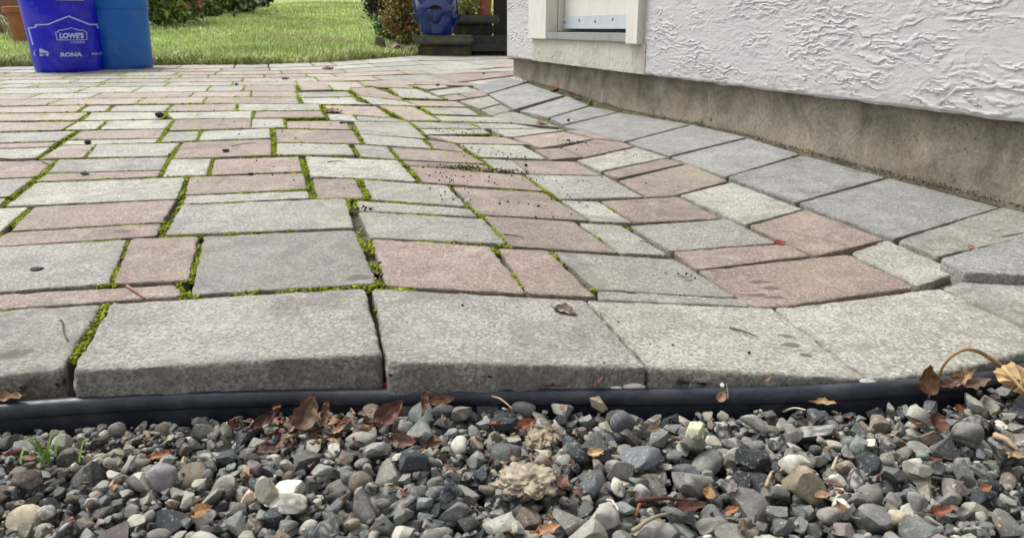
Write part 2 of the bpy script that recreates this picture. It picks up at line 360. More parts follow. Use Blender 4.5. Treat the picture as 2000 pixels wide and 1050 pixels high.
# extra strips left of the traced pavers, outside the photograph
PAVERS = []   # (polygon in plan, plane) for the moss
def fit_plane(P):
    A = np.c_[P[:, 0], P[:, 1], np.ones(len(P))]
    return np.linalg.lstsq(A, P[:, 2], rcond=None)[0]
def paver(spec, name, label, group, lift=0., thick=.058):
    kind = spec[0]; pts = np.array(spec[1:], float).reshape(-1, 2)
    # flat top: plane through the ground heights below the corners, corners moved onto that plane
    P = np.array([onpatio(u, v, lift) for u, v in pts])
    if len(P) == 3: return
    ab = fit_plane(P)
    for i, (u, v) in enumerate(pts):
        r = ray(u, v); t = (ab[2]+ab[0]*CAM[0]+ab[1]*CAM[1]-CAM[2])/(r[2]-ab[0]*r[0]-ab[1]*r[1])
        q = CAM+r*t
        if np.linalg.norm(q-P[i]) < .25*np.linalg.norm(P[i]): P[i] = q
    ctr = P.mean(0); dist = ctr[1]
    near = dist < 1.15
    xy = P[:, :2]-ctr[:2]
    ar = .5*np.sum(xy[:, 0]*np.roll(xy[:, 1], -1)-np.roll(xy[:, 0], -1)*xy[:, 1])
    if ar < 0: xy = xy[::-1]
    rc = .0056 if near else .0045; st = .0035 if near else (.008 if dist < 2 else .018)
    out = []; n = len(xy)
    for i in range(n):
        p0, p1, p2 = xy[i-1], xy[i], xy[(i+1) % n]
        d0 = p0-p1; d1 = p2-p1; l0, l1 = np.linalg.norm(d0), np.linalg.norm(d1); d0 /= l0; d1 /= l1
        r1 = min(rc, .3*l0, .3*l1); a = p1+d0*r1; b = p1+d1*r1
        for t in (0, .25, .5, .75, 1): out.append((1-t)**2*a+2*t*(1-t)*p1+t*t*b)
        e = p2-d1*min(rc, .3*l1); L = np.linalg.norm(e-b); m_ = int(L/st)
        for j in range(1, m_): out.append(b+(e-b)*j/m_)
    O = np.array(out)
    nn = len(O)
    T = np.roll(O, -1, 0)-np.roll(O, 1, 0); T /= np.linalg.norm(T, axis=1)[:, None]+1e-9
    Nn = np.c_[T[:, 1], -T[:, 0]]
    seed = rr.random()*50
    q3 = np.c_[O+ctr[:2], np.full(nn, seed)]
    O = O + Nn*(.0007+.0006*(ctr[0] > 0)) + Nn*(fbm(q3*70, 3)*(.0015 if near else .0012))[:, None]
    r = (.0026 if name == 'border_paver' else .0017)*(1+1.2*np.clip(fbm(q3*45, 3), -.8, 1.6))
    if name == 'border_paver':      # chipped front arris
        r = r + .0045*sstep(.12, .55, fbm(q3*np.array([28, 28, 1])+9, 2))
    r = np.clip(r, .0008, .0075)[:, None]
    rings = []
    def ring(off, z, jit=0.):
        p = O-Nn*off; zz = np.zeros(nn)+z if not hasattr(z, '__len__') else z[:, 0]
        if jit: zz = zz + jit*fbm(np.c_[(p+ctr[:2])*60, np.full(nn, seed)], 2)
        rings.append(np.c_[p, zz])
    side = lambda dz: (.0022 if name == 'border_paver' else .0012)*fbm(np.c_[(O+ctr[:2])*60, np.full(nn, seed+dz*70)], 3)[:, None]
    ring(0, -thick); ring(side(3), -thick*.7); ring(side(2), -thick*.4); ring(side(1.5)*.8, -.016-0*r); ring(side(1)*.7, -.010-0*r); ring(0*r, -r*1.6); ring(np.minimum(r*.12, .0008), -r*.65); ri = np.clip(r*1.1, 0, rc*.62); ring(np.minimum(r*.5, ri*.55), -r*.18); ring(ri, 0*r); ring(np.clip(ri+.001, 0, rc*.8), 0*r)
    last = rings[-1].copy()
    for _ in range(2): last[:, :2] = .25*np.roll(last[:, :2], 1, 0)+.5*last[:, :2]+.25*np.roll(last[:, :2], -1, 0)
    for f_ in (.975, .90, .72, .5, .28):
        p = last[:, :2]*f_; zz = (.0004 if near else .0007)*fbm(np.c_[(p+ctr[:2])*14, np.full(nn, seed)], 3)
        rings.append(np.c_[p, zz])
    V = np.concatenate(rings+[np.array([[0, 0, rings[-1][:, 2].mean()]])]); k = len(rings)
    V[:, 2] += ab[0]*V[:, 0]+ab[1]*V[:, 1]
    i = np.arange(nn); j = (i+1) % nn; Fs = []
    for a in range(k-1):
        Fs.append(np.stack([a*nn+i, a*nn+j, (a+1)*nn+j, (a+1)*nn+i], 1))
    Fq = [list(f) for f in np.concatenate(Fs)]
    Fq += [[(k-1)*nn+a, (k-1)*nn+b, k*nn] for a, b in zip(i, j)]
    zc = ab[0]*ctr[0]+ab[1]*ctr[1]+ab[2]
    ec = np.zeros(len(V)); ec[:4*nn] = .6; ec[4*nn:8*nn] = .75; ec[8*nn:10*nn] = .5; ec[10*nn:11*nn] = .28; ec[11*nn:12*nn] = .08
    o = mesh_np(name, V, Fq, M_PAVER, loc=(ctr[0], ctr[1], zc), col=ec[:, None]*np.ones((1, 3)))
    c = np.array(GREYS[kind]) * (1+.20*(rr.random()-.5)); 
    if kind in 'pq': c = c*np.array([1+.06*(rr.random()-.5), 1, 1])
    o.color = (*c, 1)
    tag(o, label, 'paver', group)
    PAVERS.append((O[::1]+ctr[:2], ab, kind, xy+ctr[:2]))
    return o
ORD = ['first','second','third','fourth','fifth','sixth','seventh','eighth','ninth','tenth','eleventh','twelfth','thirteenth','fourteenth','fifteenth','sixteenth','seventeenth','eighteenth','nineteenth','twentieth','twenty-first','twenty-second','twenty-third','twenty-fourth','twenty-fifth','twenty-sixth','twenty-seventh','twenty-eighth','twenty-ninth','thirtieth','thirty-first','thirty-second']
M_PAVER = paver_mat()
LIFTS = {(0,1):.004, (2,2):.003, (3,1):.002, (0,2):.002}
def shape_word(sp):
    pts = np.array([onpatio(u, v) for u, v in np.array(sp[1:], float).reshape(-1, 2)])[:, :2]
    e = [np.linalg.norm(pts[i]-pts[(i+1) % len(pts)]) for i in range(len(pts))]
    a = max(e); b = np.ptp(pts[:, 1]); rat = a/max(b, 1e-3)
    return 'narrow strip of a' if rat > 2.6 else ('long' if rat > 1.45 else ('short' if rat < .9 else 'squarish'))
BORD = ['grey border paver at the left end of the front border, cut by the frame','grey border paver with a chipped mossy left edge, left of the wide dark gap','grey border paver right of the wide dark gap, with a dry brown leaf on it','pale border paver with a thin twig and paw-shaped damp marks near its right end','pale border paver behind the curled dry leaf, widest in the front border','grey border paver at the far right end, under the raised slab']
ri = 0; rown = 0
for (kd, row) in ROWS:
    if kd != 'border': rown += 1
    vis = 0
    for i, sp in enumerate(row):
        us = sp[1::2]; inview = max(us) > 0 and min(us) < 2000
        if kd == 'border': lab, nm = BORD[i], 'border_paver'
        else:
            nm = 'paver'
            sw = shape_word(sp)
            if inview: lab = '%s %s paver, %s from the left, %s row behind the border' % (WORD[sp[0]], sw, ORD[vis], ORD[rown-1])
            else: lab = '%s %s paver beyond the left edge of the picture' % (WORD[sp[0]], sw)
        if inview: vis += 1
        paver(sp, nm, lab, 'pavers of the front border' if kd == 'border' else 'tumbled patio pavers', LIFTS.get((ri, i), 0.))
    ri += 1
SLW = ['blue-grey slab with a raised shadowed front edge, frontmost along the house foundation','pale speckled slab beside the house foundation, second from the front']+['smooth blue-grey slab along the house foundation, %s from the front' % ORD[k] for k in range(2, 12)]
for i, sp in enumerate(SLABS):
    paver(sp, 'foundation_paver', SLW[i], 'slabs along the foundation', .012 if i == 0 else .002)

# ------------------------------------------------------------------ moss and crumbs in the joints
def inpoly(P, poly):
    x, y = P[:, 0], P[:, 1]; c = np.zeros(len(P), bool); n = len(poly); j = n-1
    for i in range(n):
        xi, yi = poly[i]; xj, yj = poly[j]
        if yi != yj: c ^= ((yi > y) != (yj > y)) & (x < (xj-xi)*(y-yi)/(yj-yi)+xi)
        j = i
    return c
BB = [(p[3][:, 0].min(), p[3][:, 0].max(), p[3][:, 1].min(), p[3][:, 1].max()) for p in PAVERS]
def infree(P, grow=0.):
    free = np.ones(len(P), bool)
    for (O, ab, k, q), b in zip(PAVERS, BB):
        m = (P[:, 0] > b[0]-.01) & (P[:, 0] < b[1]+.01) & (P[:, 1] > b[2]-.01) & (P[:, 1] < b[3]+.01)
        if m.any():
            idx = np.where(m)[0]; c0 = q.mean(0); s_ = 1-grow/np.linalg.norm(q-c0, axis=1).mean()
            free[idx[inpoly(P[idx], c0+(q-c0)*s_)]] = False
    return free
ICO = {}
def ico(sub):
    if sub not in ICO:
        bm = bmesh.new(); bmesh.ops.create_icosphere(bm, subdivisions=sub, radius=1); bm.verts.ensure_lookup_table()
        ICO[sub] = (np.array([v.co[:] for v in bm.verts]), np.array([[v.index for v in f.verts] for f in bm.faces])); bm.free()
    return ICO[sub]
def instances(name, protoV, protoF, pos, R, scl, col, m, smooth=True):
    """many copies of one small shape merged to one mesh; R (n,3,3)"""
    n = len(pos)
    V = np.einsum('nij,njk->nik', protoV[None]*scl[:, None, :], R.transpose(0, 2, 1))+pos[:, None]
    k = protoV.shape[0]; Fs = (protoF[None]+(np.arange(n)*k)[:, None, None]).reshape(-1, protoF.shape[1])
    return V.reshape(-1, 3), Fs, np.repeat(col, k, 0)
def rotz(a):
    n = len(a); R = np.zeros((n, 3, 3)); R[:, 0, 0] = np.cos(a); R[:, 0, 1] = -np.sin(a); R[:, 1, 0] = np.sin(a); R[:, 1, 1] = np.cos(a); R[:, 2, 2] = 1; return R
def randrot(n, rg=RNG):
    q = rg.normal(size=(n, 4)); q /= np.linalg.norm(q, axis=1)[:, None]; w_, x, y, z = q.T
    return np.stack([1-2*(y*y+z*z), 2*(x*y-z*w_), 2*(x*z+y*w_), 2*(x*y+z*w_), 1-2*(x*x+z*z), 2*(y*z-x*w_), 2*(x*z-y*w_), 2*(y*z+x*w_), 1-2*(x*x+y*y)], 1).reshape(n, 3, 3)
pp = []; hh = []
for (O, ab, k, q) in PAVERS:
    n_ = len(q)
    if q[:, 1].mean() > 3.4: continue
    for i in range(n_):
        a, b = q[i], q[(i+1) % n_]; L = np.linalg.norm(b-a); d = (b-a)/L; nn_ = np.array([d[1], -d[0]])
        along = abs(d @ WD)                       # joints running toward the back are the wide mossy ones
        m_ = int(L*(3600 if a[1] < 1.3 else 1500))
        t = RNG.random(m_)*L; off = RNG.random(m_)*.0055+.0002
        P_ = a+d*t[:, None]+nn_*off[:, None]
        pp.append(P_); hh.append(np.c_[np.full(m_, along), ab[0]*P_[:, 0]+ab[1]*P_[:, 1]+0*P_[:, 0]+ab[2]])
pp = np.concatenate(pp); hh = np.concatenate(hh)
fr = infree(pp, .0006); pp, hh = pp[fr], hh[fr]
wd = (pp-WP)@WN                                   # distance from the house wall
dens = fbm(np.c_[pp*9, np.zeros(len(pp))], 3)+.35*noise3(np.c_[pp*35, np.ones(len(pp))])
bias = .36*(hh[:, 0] > .8)+.05 - .75*sstep(-.55, .35, pp[:, 0]-.12*pp[:, 1]) - 1.2*sstep(.62, .40, wd) + .25*sstep(.95, 1.3, pp[:, 1])
bias -= .5*((pp[:, 1] < .8) & (pp[:, 0] > -.13)) + .5*(pp[:, 1] < .715)
bias = np.where((abs(pp[:, 0]+.14) < .05) & (pp[:, 1] < 1.1), .15, bias)
fy = np.interp(pp[:, 0], *np.array([hit(u_, v_, 0)[:2] for u_, v_ in [(-120,745),(130,722),(745,694),(1000,710),(1265,716),(1700,738)]]).T)
for (u0, v0, u1, v1) in [(212,595,150,690),(372,577,715,561),(365,548,352,574),(1170,565,1300,572),(1175,625,1235,690),(940,412,990,478),(210,553,225,548),(325,458,560,452),(615,388,690,388)]:
    sa, sb = onpatio(u0, v0)[:2], onpatio(u1, v1)[:2]; dd = sb-sa; tt = np.clip((pp-sa)@dd/(dd@dd), 0, 1); bias = bias+.75*(np.linalg.norm(pp-sa-tt[:, None]*dd, axis=1) < .010)
keep = (dens+bias > .12) & (pp[:, 1] > fy+.016)
pp, hh = pp[keep], hh[keep]
print('moss', len(pp))
if len(pp) > 60000: s_ = RNG.permutation(len(pp))[:60000]; pp, hh = pp[s_], hh[s_]
n = len(pp); iv, iF = ico(1)
dz = RNG.normal(size=n)*.0010
deep = fbm(np.c_[pp*18, np.full(n, 5.)], 2)
rad = (.0009+.0013*RNG.random(n)**1.5)*(1+.7*sstep(1.1, 2.2, pp[:, 1]))
pos = np.c_[pp, hh[:, 1]-.0030+dz-.0025*sstep(.1, .8, deep)]
mc = np.array([.30, .37, .028])*(.6+.55*RNG.random((n, 1)))
mc = np.where((deep+.3*RNG.normal(size=n) > .30)[:, None], np.array([.13, .15, .02])*(.6+.6*RNG.random((n, 1))), mc)
mc = mc*(1+.35*np.clip(fbm(np.c_[pp*60, np.zeros(n)], 2), -1, 1))[:, None]
V, Fs, cc = instances('m', iv+RNG.normal(size=iv.shape)*.28, iF, pos, randrot(n), rad[:, None]*np.array([1.2, 1, .8]), mc, None)
nb_ = np.where(pp[:, 1] < 2.0)[0]; k3 = np.repeat(nb_, 3); m_ = len(k3); d3 = RNG.normal(size=(m_, 3))*np.array([.8, .8, .5]); d3[:, 2] = abs(d3[:, 2])+.55; d3 /= np.linalg.norm(d3, axis=1)[:, None]
b3 = pos[k3]+RNG.normal(size=(m_, 3))*.0006; L3 = (rad[k3]*RNG.uniform(.9, 1.7, m_))[:, None]; s3 = np.cross(d3, RNG.normal(size=(m_, 3))); s3 /= np.linalg.norm(s3, axis=1)[:, None]+1e-9
T3 = np.stack([b3-s3*.00032, b3+s3*.00032, b3+d3*L3*1.25], 1).reshape(-1, 3)
Fs = np.concatenate([Fs, np.arange(m_*3).reshape(-1, 3)+len(V)]); V = np.concatenate([V, T3]); cc = np.concatenate([cc, np.repeat(mc[k3]*RNG.uniform(.7, 1.5, (m_, 1)), 3, 0)])
M_MOSS = tint_mat('moss', .9, .2, 900, .5, 1.4, .001, 1)
tag(mesh_np('moss', V, Fs, M_MOSS, None, True, cc), 'bright yellow-green moss growing in the paver joints', 'moss', kind='stuff')

# dark soil crumbs strewn on the paving
cl = [(905,327,42,3,190),(985,333,40,3,120),(1040,345,60,8,60),(950,300,90,12,90),(905,256,60,5,110),(1120,279,40,4,110),(870,350,60,18,60),(1190,300,50,10,40),(1090,400,90,25,60),(930,240,70,8,80),(1340,540,30,6,16),(870,385,30,10,24),(560,250,260,40,60),(400,330,350,80,60),(700,175,250,25,60),(1150,360,120,20,50),(250,200,220,40,50),(1000,640,500,70,20),(1600,345,0,0,0),(720,407,16,3,30),(742,520,4,18,20),(1250,305,30,6,20)]
cpz = []; crr = []
for (u, v, du, dv, k) in cl:
    for _ in range(int(k*1.0)):
        a = rr.gauss(0, 1)*du*.6; b = rr.gauss(0, 1)*dv*.6+a*.06
        if v+b > 735 or v+b < 135: continue
        q = onpatio(u+a, v+b); r_ = rr.choice([.0004, .0005, .0006, .0008, .0013])*(1+.3*rr.random()); q = q+np.array([0, 0, r_*.4]); cpz.append(q); crr.append(r_)
# loose soil wedge along the foundation
for _ in range(3200):
    s_ = rr.random()**.8*2.75+.02; q = wallpt(s_, .0, 0)
    wo = abs(rr.gauss(0, .007+.006*math.sin(s_*9)**2+.004*math.sin(s_*23)))-.019; q = wallpt(s_, wo, 0)
    q[2] = float(height(q[0], q[1]))+.0005+max(0, .003-wo*.15)*rr.random(); cpz.append(q); crr.append(rr.choice([.0006, .0009, .0014]))
cpz = np.array(cpz); crr = np.array(crr); n = len(cpz)
V, Fs, cc = instances('c', iv+RNG.normal(size=iv.shape)*.2, iF, cpz, randrot(n), crr[:, None]*np.array([1.3, 1, .8]), np.where((np.arange(n) < n-3200)[:, None], np.array([.045, .033, .024]), np.array([.12, .10, .072]))*(.5+RNG.random((n, 1))*1.2), None)
M_CRUMB = tint_mat('soil_crumb', .95, .2, 500)
tag(mesh_np('soil_crumbs', V, Fs, M_CRUMB, None, True, cc), 'dark soil crumbs strewn over the paving and along the foundation', 'soil', kind='stuff')

# ------------------------------------------------------------------ house
def stucco_mat(name, base, base2):
    m = mat(name, rough=.8, spec=.25); g = N(m); P = g.pos()
    n = g.noise(P, 3, 5, .6); f_ = g.noise(g.vmath('MULTIPLY', P, (1, 1, 2.2)), 170, 7, .72)
    c = g.mix(g.rng(n, .35, .65), base, base2)
    dirt = g.rng(g.noise(P, 7, 6, .7), .56, .74, 0, .25)
    c = g.mix(dirt, c, tuple(x*.72 for x in base))
    zz = g.new('ShaderNodeSeparateXYZ'); g.put(zz.inputs[0], P)
    sp_ = g.math('MULTIPLY', g.rng(zz.outputs[2], .118, .19, .55, 0), g.rng(g.noise(P, 26, 8, .75), .42, .62)); c = g.mix(sp_, c, (.30, .275, .22))
    return g.out(c, None, g.bump(f_, .6, .0018))
M_ST = stucco_mat('painted_stucco', (.475, .468, .48), (.535, .527, .525))
M_ST2 = stucco_mat('bare_stucco', (.43, .40, .335), (.55, .525, .47))
def concrete_mat():
    m = mat('foundation_concrete', rough=.9, spec=.25); g = N(m); P = g.pos()
    n = g.noise(P, 9, 9, .72, .8); f_ = g.noise(P, 140, 7, .75)
    c = g.mix(g.rng(n, .36, .64), (.140, .120, .088), (.300, .265, .205))
    c = g.scale(c, g.rng(f_, .35, .65, .72, 1.25))
    rust = g.rng(g.noise(g.vmath('MULTIPLY', P, (1, 1, .35)), 6, 4, .6), .56, .7, 0, .4); c = g.mix(rust, c, (.30, .22, .12))
    pits = g.voro(P, 110, 'Distance'); k = g.noise(P, 14, 2)
    pm = g.math('MULTIPLY', g.rng(pits, .11, .19, 1, 0), g.math('GREATER_THAN', k, .5))
    c = g.mix(g.math('MULTIPLY', pm, .6), c, (.045, .038, .03))
    wt = g.math('MULTIPLY', g.math('LESS_THAN', g.voro(g.vmath('ADD', P, (5, 3, 1)), 34, 'Distance'), .05), .7); c = g.mix(wt, c, (.6, .58, .52))
    h = g.math('SUBTRACT', f_, g.math('MULTIPLY', pm, 1.5))
    return g.out(c, None, g.bump(h, .8, .0025, ))
def paint_mat(name, base, dirt=(.3, .27, .2), amt=.5, rough=.55):
    m = mat(name, rough=rough, spec=.4); g = N(m); P = g.pos()
    n = g.noise(g.vmath('MULTIPLY', P, (1, 1, .4)), 22, 6, .7, .4); f_ = g.noise(g.vmath('MULTIPLY', P, (1, 1, .15)), 160, 4, .6)
    c = g.mix(g.rng(n, .52, .74, 0, amt), base, dirt)
    return g.out(c, None, g.bump(f_, .25, .001))
HX = wallpt(0, 0, 0)
house = empty('house', (HX[0], HX[1], 0), 'white stucco house wall on a bare concrete foundation, with a weathered side door', 'house')
def hlocal(V): V = np.array(V, float); V[:, 0] -= HX[0]; V[:, 1] -= HX[1]; return V
S0, ZB = -.077, .122         # far corner of the house along the wall, bottom of the stucco
sL, sR = .29, 1.315          # outer edges of the door trim
ZT = .209                    # underside of threshold
def stucco_disp(s_, z):
    q = np.stack([s_*1.0, z*1.7, 0*s_], -1)
    wq = q + .016*np.stack([fbm(q*9, 3), fbm(q*9+31, 3), 0*s_], -1) + .0045*np.stack([fbm(q*45, 3), fbm(q*45+31, 3), 0*s_], -1) + .0017*np.stack([noise3(q*120+3), noise3(q*120+31), 0*s_], -1)
    a = fbm(wq*np.array([7, 19, 1]), 4, .55)
    # stepped smears of plaster: each level ends in a crisp lower lip
    pm = sstep(-.25, .25, fbm(q*np.array([6, 9, 1])+50, 2))
    lv = a*1.7-z*15+40; t = lv-np.floor(lv); st = .0023*sstep(.35, .955, t)*(1-sstep(.96, 1, t))*(.25+.75*pm)
    b = fbm(wq*np.array([20, 30, 1])+9, 3)*1.4-z*34+70; t2 = b-np.floor(b); st2 = .0011*sstep(.35, .90, t2)*(1-sstep(.91, 1, t2))*sstep(.05, .4, fbm(q*np.array([9, 13, 1])+90, 2))
    drag = .0003*fbm(q*np.array([22, 190, 1]), 3)
    rag = .0004*sstep(.25, .4, fbm(q*np.array([5, 7, 1])+77, 2))*fbm(wq*np.array([70, 110, 1]), 3)
    return np.clip(st+st2+drag+rag, -.004, .008)
SS = np.concatenate([np.concatenate([np.arange(S0, 1.2, .0028), np.arange(1.2, 2.95, .0019)]), np.arange(2.95, 5.2, .05)])
ZZ = np.concatenate([np.arange(ZB, .40, .0019), np.arange(.40, 2.7, .05), [2.7]])
def nearest(A, v): A[np.argmin(abs(A-v))] = v
for v in (sL+.02, sR-.02): nearest(SS, v)
nearest(ZZ, ZT+.004)
G1, G2 = np.meshgrid(SS, ZZ)
D = stucco_disp(G1, G2)*sstep(S0-.001, S0+.012, G1)
D = D*sstep(ZB-.002, ZB+.012, G2) - .003*sstep(ZB+.005, ZB-.0001, G2)*1 + .0015*fbm(np.stack([G1*30, G2*30, 0*G1], -1), 2)*(G2 < ZB+.012)
X = WP[0]+WD[0]*G1+WN[0]*D; Y = WP[1]+WD[1]*G1+WN[1]*D
zj = G2+np.where(G2 == ZB, .0025*fbm(np.stack([G1*14, 0*G1, 0*G1], -1), 4), 0)
V = hlocal(np.stack([X.ravel(), Y.ravel(), zj.ravel()], 1))
ny, nx = G1.shape; i_ = np.arange(nx*ny).reshape(ny, nx)
Fq = np.stack([i_[:-1, :-1], i_[:-1, 1:], i_[1:, 1:], i_[1:, :-1]], -1)
mask = ~((G1[:-1, :-1] >= sL+.02-1e-6) & (G1[:-1, 1:] <= sR-.02+1e-6) & (G2[:-1, :-1] >= ZT+.003) & (G2[1:, :-1] < 2.25))
Fq = Fq[mask]
# underside lip of the stucco and the far end wall of the house
nb = len(V); lip = hlocal(np.stack([WP[0]+WD[0]*SS-WN[0]*.045, WP[1]+WD[1]*SS-WN[1]*.03, zj[0]+.001], 1)); V = np.concatenate([V, lip])
a = np.arange(nx-1); Fl = np.stack([i_[0, :-1], nb+a, nb+a+1, i_[0, 1:]], 1)
Fq = np.concatenate([Fq, Fl])
e = np.array([wallpt(S0, -.001, ZB+.001), wallpt(S0, -6, ZB+.001), wallpt(S0, -6, 2.7), wallpt(S0, -.001, 2.7), wallpt(5.2, 0, ZB), wallpt(5.2, -6, ZB), wallpt(5.2, -6, 2.7), wallpt(5.2, 0, 2.7)]); e = hlocal(e); nb = len(V); V = np.concatenate([V, e])
Fq = np.concatenate([Fq, [[nb, nb+1, nb+2, nb+3], [nb+5, nb+4, nb+7, nb+6]]])
mesh_np('stucco_wall', V, Fq, [M_ST], house, True).data.set_sharp_from_angle(angle=math.radians(32))
# bare patch below the door: own piece of render
G1, G2 = np.meshgrid(np.arange(sL+.012, sR+.02, .003), np.arange(ZB+.0005, ZT+.003, .003))
D = .0048+.9*stucco_disp(G2*1.2+3, G1*.8) - .003*sstep(sL+.03, sL+.012, G1) - .003*sstep(sR, sR+.018, G1)
D = np.maximum(D, .0008)
P3 = np.stack([WP[0]+WD[0]*G1+WN[0]*D, WP[1]+WD[1]*G1+WN[1]*D, G2], -1).reshape(-1, 3)
ny, nx = G1.shape; i_ = np.arange(nx*ny).reshape(ny, nx)
Fq = np.stack([i_[:-1, :-1].ravel(), i_[:-1, 1:].ravel(), i_[1:, 1:].ravel(), i_[1:, :-1].ravel()], 1)
pz = mesh_np('sill_panel', hlocal(P3), Fq, M_ST2, house, True); pz['label'] = 'yellowed bare render below the door'
# foundation
G1, G2 = np.meshgrid(np.arange(S0+.01, 5.2, .012), np.linspace(-.09, ZB+.004, 24))
D = -.028+.0016*fbm(np.stack([G1*6, G2*12, 0*G1], -1), 4)+.010*sstep(.055, -.01, G2-.02*np.sin(G1*3)-.012)*(.5+.5*fbm(np.stack([G1*3, 0*G1, 0*G1], -1), 2))
P3 = np.stack([WP[0]+WD[0]*G1+WN[0]*D, WP[1]+WD[1]*G1+WN[1]*D, G2], -1).reshape(-1, 3)
ny, nx = G1.shape; i_ = np.arange(nx*ny).reshape(ny, nx)
Fq = np.stack([i_[:-1, :-1].ravel(), i_[:-1, 1:].ravel(), i_[1:, 1:].ravel(), i_[1:, :-1].ravel()], 1)
nb = len(P3); P3 = np.concatenate([P3, [wallpt(S0+.01, -.028, -.09), wallpt(S0+.01, -6, -.09), wallpt(S0+.01, -6, ZB), wallpt(S0+.01, -.028, ZB)]])
Fq = np.concatenate([Fq, [[nb, nb+1, nb+2, nb+3]]])
mesh_np('foundation', hlocal(P3), Fq, concrete_mat(), house, True)
# door: boxes in wall coordinates (s, outward o, z)
MW = Matrix(((WD[0], WN[0], 0, WP[0]-HX[0]), (WD[1], WN[1], 0, WP[1]-HX[1]), (0, 0, 1, 0), (0, 0, 0, 1)))
M_WHT = paint_mat('weathered_white_paint', (.66, .64, .58), (.36, .33, .25), .55)
M_DOOR = paint_mat('door_paint', (.62, .60, .54), (.45, .42, .33), .5)
M_GALV = paint_mat('galvanised_metal', (.55, .60, .66), (.35, .36, .37), .5, .4); M_GALV.node_tree.nodes['Principled BSDF'].inputs['Metallic'].default_value = .35
M_ALU = paint_mat('worn_threshold_metal', (.34, .34, .33), (.16, .15, .13), .7, .45); M_ALU.node_tree.nodes['Principled BSDF'].inputs['Metallic'].default_value = .4
def wbox(name, s0, s1, o0, o1, z0, z1, m, parent=house, bev=.002):
    return MB().box((s0, o0, z0), (s1, o1, z1), MW, bev).build(name, m, parent, 'auto')
def s_at(u, o):   # where the sight line of a pixel column meets a plane parallel to the wall
    r = ray(u, 40); t = ((WP+WN*o-CAM[:2])@WN)/(r[:2]@WN); p = CAM[:2]+r[:2]*t; return float((p-WP)@WD)
sJ = s_at(1066, .018)
OD = -.10                     # door leaf plane
for o in (-.16, -.12, -.10, -.08): print('jamb', o, s_at(1102, o), 'inner', sJ)
fr_ = wbox('door_frame', sL, sJ, -.03, .018, ZT, 2.27, M_WHT)
wbox('frame_side', sR-.078, sR, -.03, .022, ZT-.004, 2.27, M_WHT, house)
wbox('frame_head', sL-.02, sR+.02, -.03, .024, 2.275, 2.36, M_WHT, house)
sK = sJ+.03
best = min(np.linspace(-.3, -.02, 60), key=lambda o: abs(s_at(1102, o)-(sJ+.012)))
OD = float(best); print('OD', OD)
wbox('door_jamb', sJ-.03, sJ+.008, OD-.05, -.032, ZT+.028, 2.265, M_WHT, house)
wbox('door_jamb', sR-.075, sR-.03, OD-.05, -.032, ZT+.028, 2.265, M_WHT, house)
wbox('threshold', sJ+.004, sR-.08, OD-.02, .016, ZT, ZT+.026, M_ALU, house, .003)
wbox('door_step_board', sJ+.009, sR-.08, OD-.06, OD-.021, ZT-.01, ZT+.02, paint_mat('sill_wood', (.2, .17, .13)), house)
door = wbox('door', sJ+.014, sR-.085, OD-.04, OD, .2470, 2.24, M_DOOR, house)
wbox('kick_plate', sJ+.016, sR-.087, OD+.001, OD+.004, .2475, .291, M_GALV, door, .0008)
sc = MB()
for k in range(6):
    ss = sJ+.03+k*.148; zz = .2725+(.004 if k % 2 else -.002)
    sc.box((ss-.004, OD+.0042, zz-.004), (ss+.004, OD+.006, zz+.004), MW, .0015)
sc.build('screw_heads', mat('screw_steel', (.1, .1, .1), .4, .5, .5), door)
# eaves and roof edge above, out of the frame
wbox('roof_eave', S0-.4, 5.4, -6, .35, 2.705, 2.85, paint_mat('eave_paint', (.6, .58, .54)), house)

# ------------------------------------------------------------------ plastic edging
EPX = [(-500,822),(-150,797),(0,786),(150,775),(300,767),(450,762),(600,759),(1000,758.5),(1250,758),(1400,757),(1560,754),(1700,746),(1850,735),(1935,724),(2010,706),(2100,680),(2300,640)]
FRX = np.array([onpatio(u, v)[:2] for u, v in [(-500,790),(-120,745),(140,724),(745,692),(1262,716),(1690,739),(1830,728),(1930,706),(2058,668),(2200,640)]]); FRX = FRX[np.argsort(FRX[:, 0])]
def front_line(x): return np.interp(x, FRX[:, 0], FRX[:, 1])
def EPp(u, v):
    r = ray(u, v); y_ = .5
    for _ in range(12): y_ = float(front_line(r[0]*y_/r[1]))-.0095
    return CAM+r*(y_/r[1])
EP = np.array([EPp(u, v+2) for u, v in EPX])
def nearE(u, v, off):
    r = ray(u, v); y_ = .5
    for _ in range(14): y_ = float(front_line(r[0]*y_/r[1]))-off
    return CAM+r*(y_/r[1])
def spline(P, n):
    P = np.array(P, float); L = np.r_[0, np.cumsum(np.linalg.norm(np.diff(P, axis=0), axis=1))]; t = np.linspace(0, L[-1], n)
    Q = np.stack([np.interp(t, L, P[:, k]) for k in range(P.shape[1])], 1)
    for _ in range(6): Q[1:-1] = .25*Q[:-2]+.5*Q[1:-1]+.25*Q[2:]
    return Q
EPs = spline(EP, 160)
M_PL = mat('black_plastic', (.012, .013, .018), .3, .6); g = N(M_PL); P_ = g.pos()
dst = g.rng(g.noise(P_, 40, 6, .7), .45, .7, 0, .35)
g.out(g.mix(dst, (.013, .017, .032), (.12, .118, .12)), g.rng(g.noise(P_, 70, 4), .3, .7, .36, .58), g.bump(g.noise(P_, 120, 4), .25, .001))
edg = empty('garden_edging', tuple(EPs[80]), 'black plastic garden edging strip between the pavers and the gravel', 'edging')
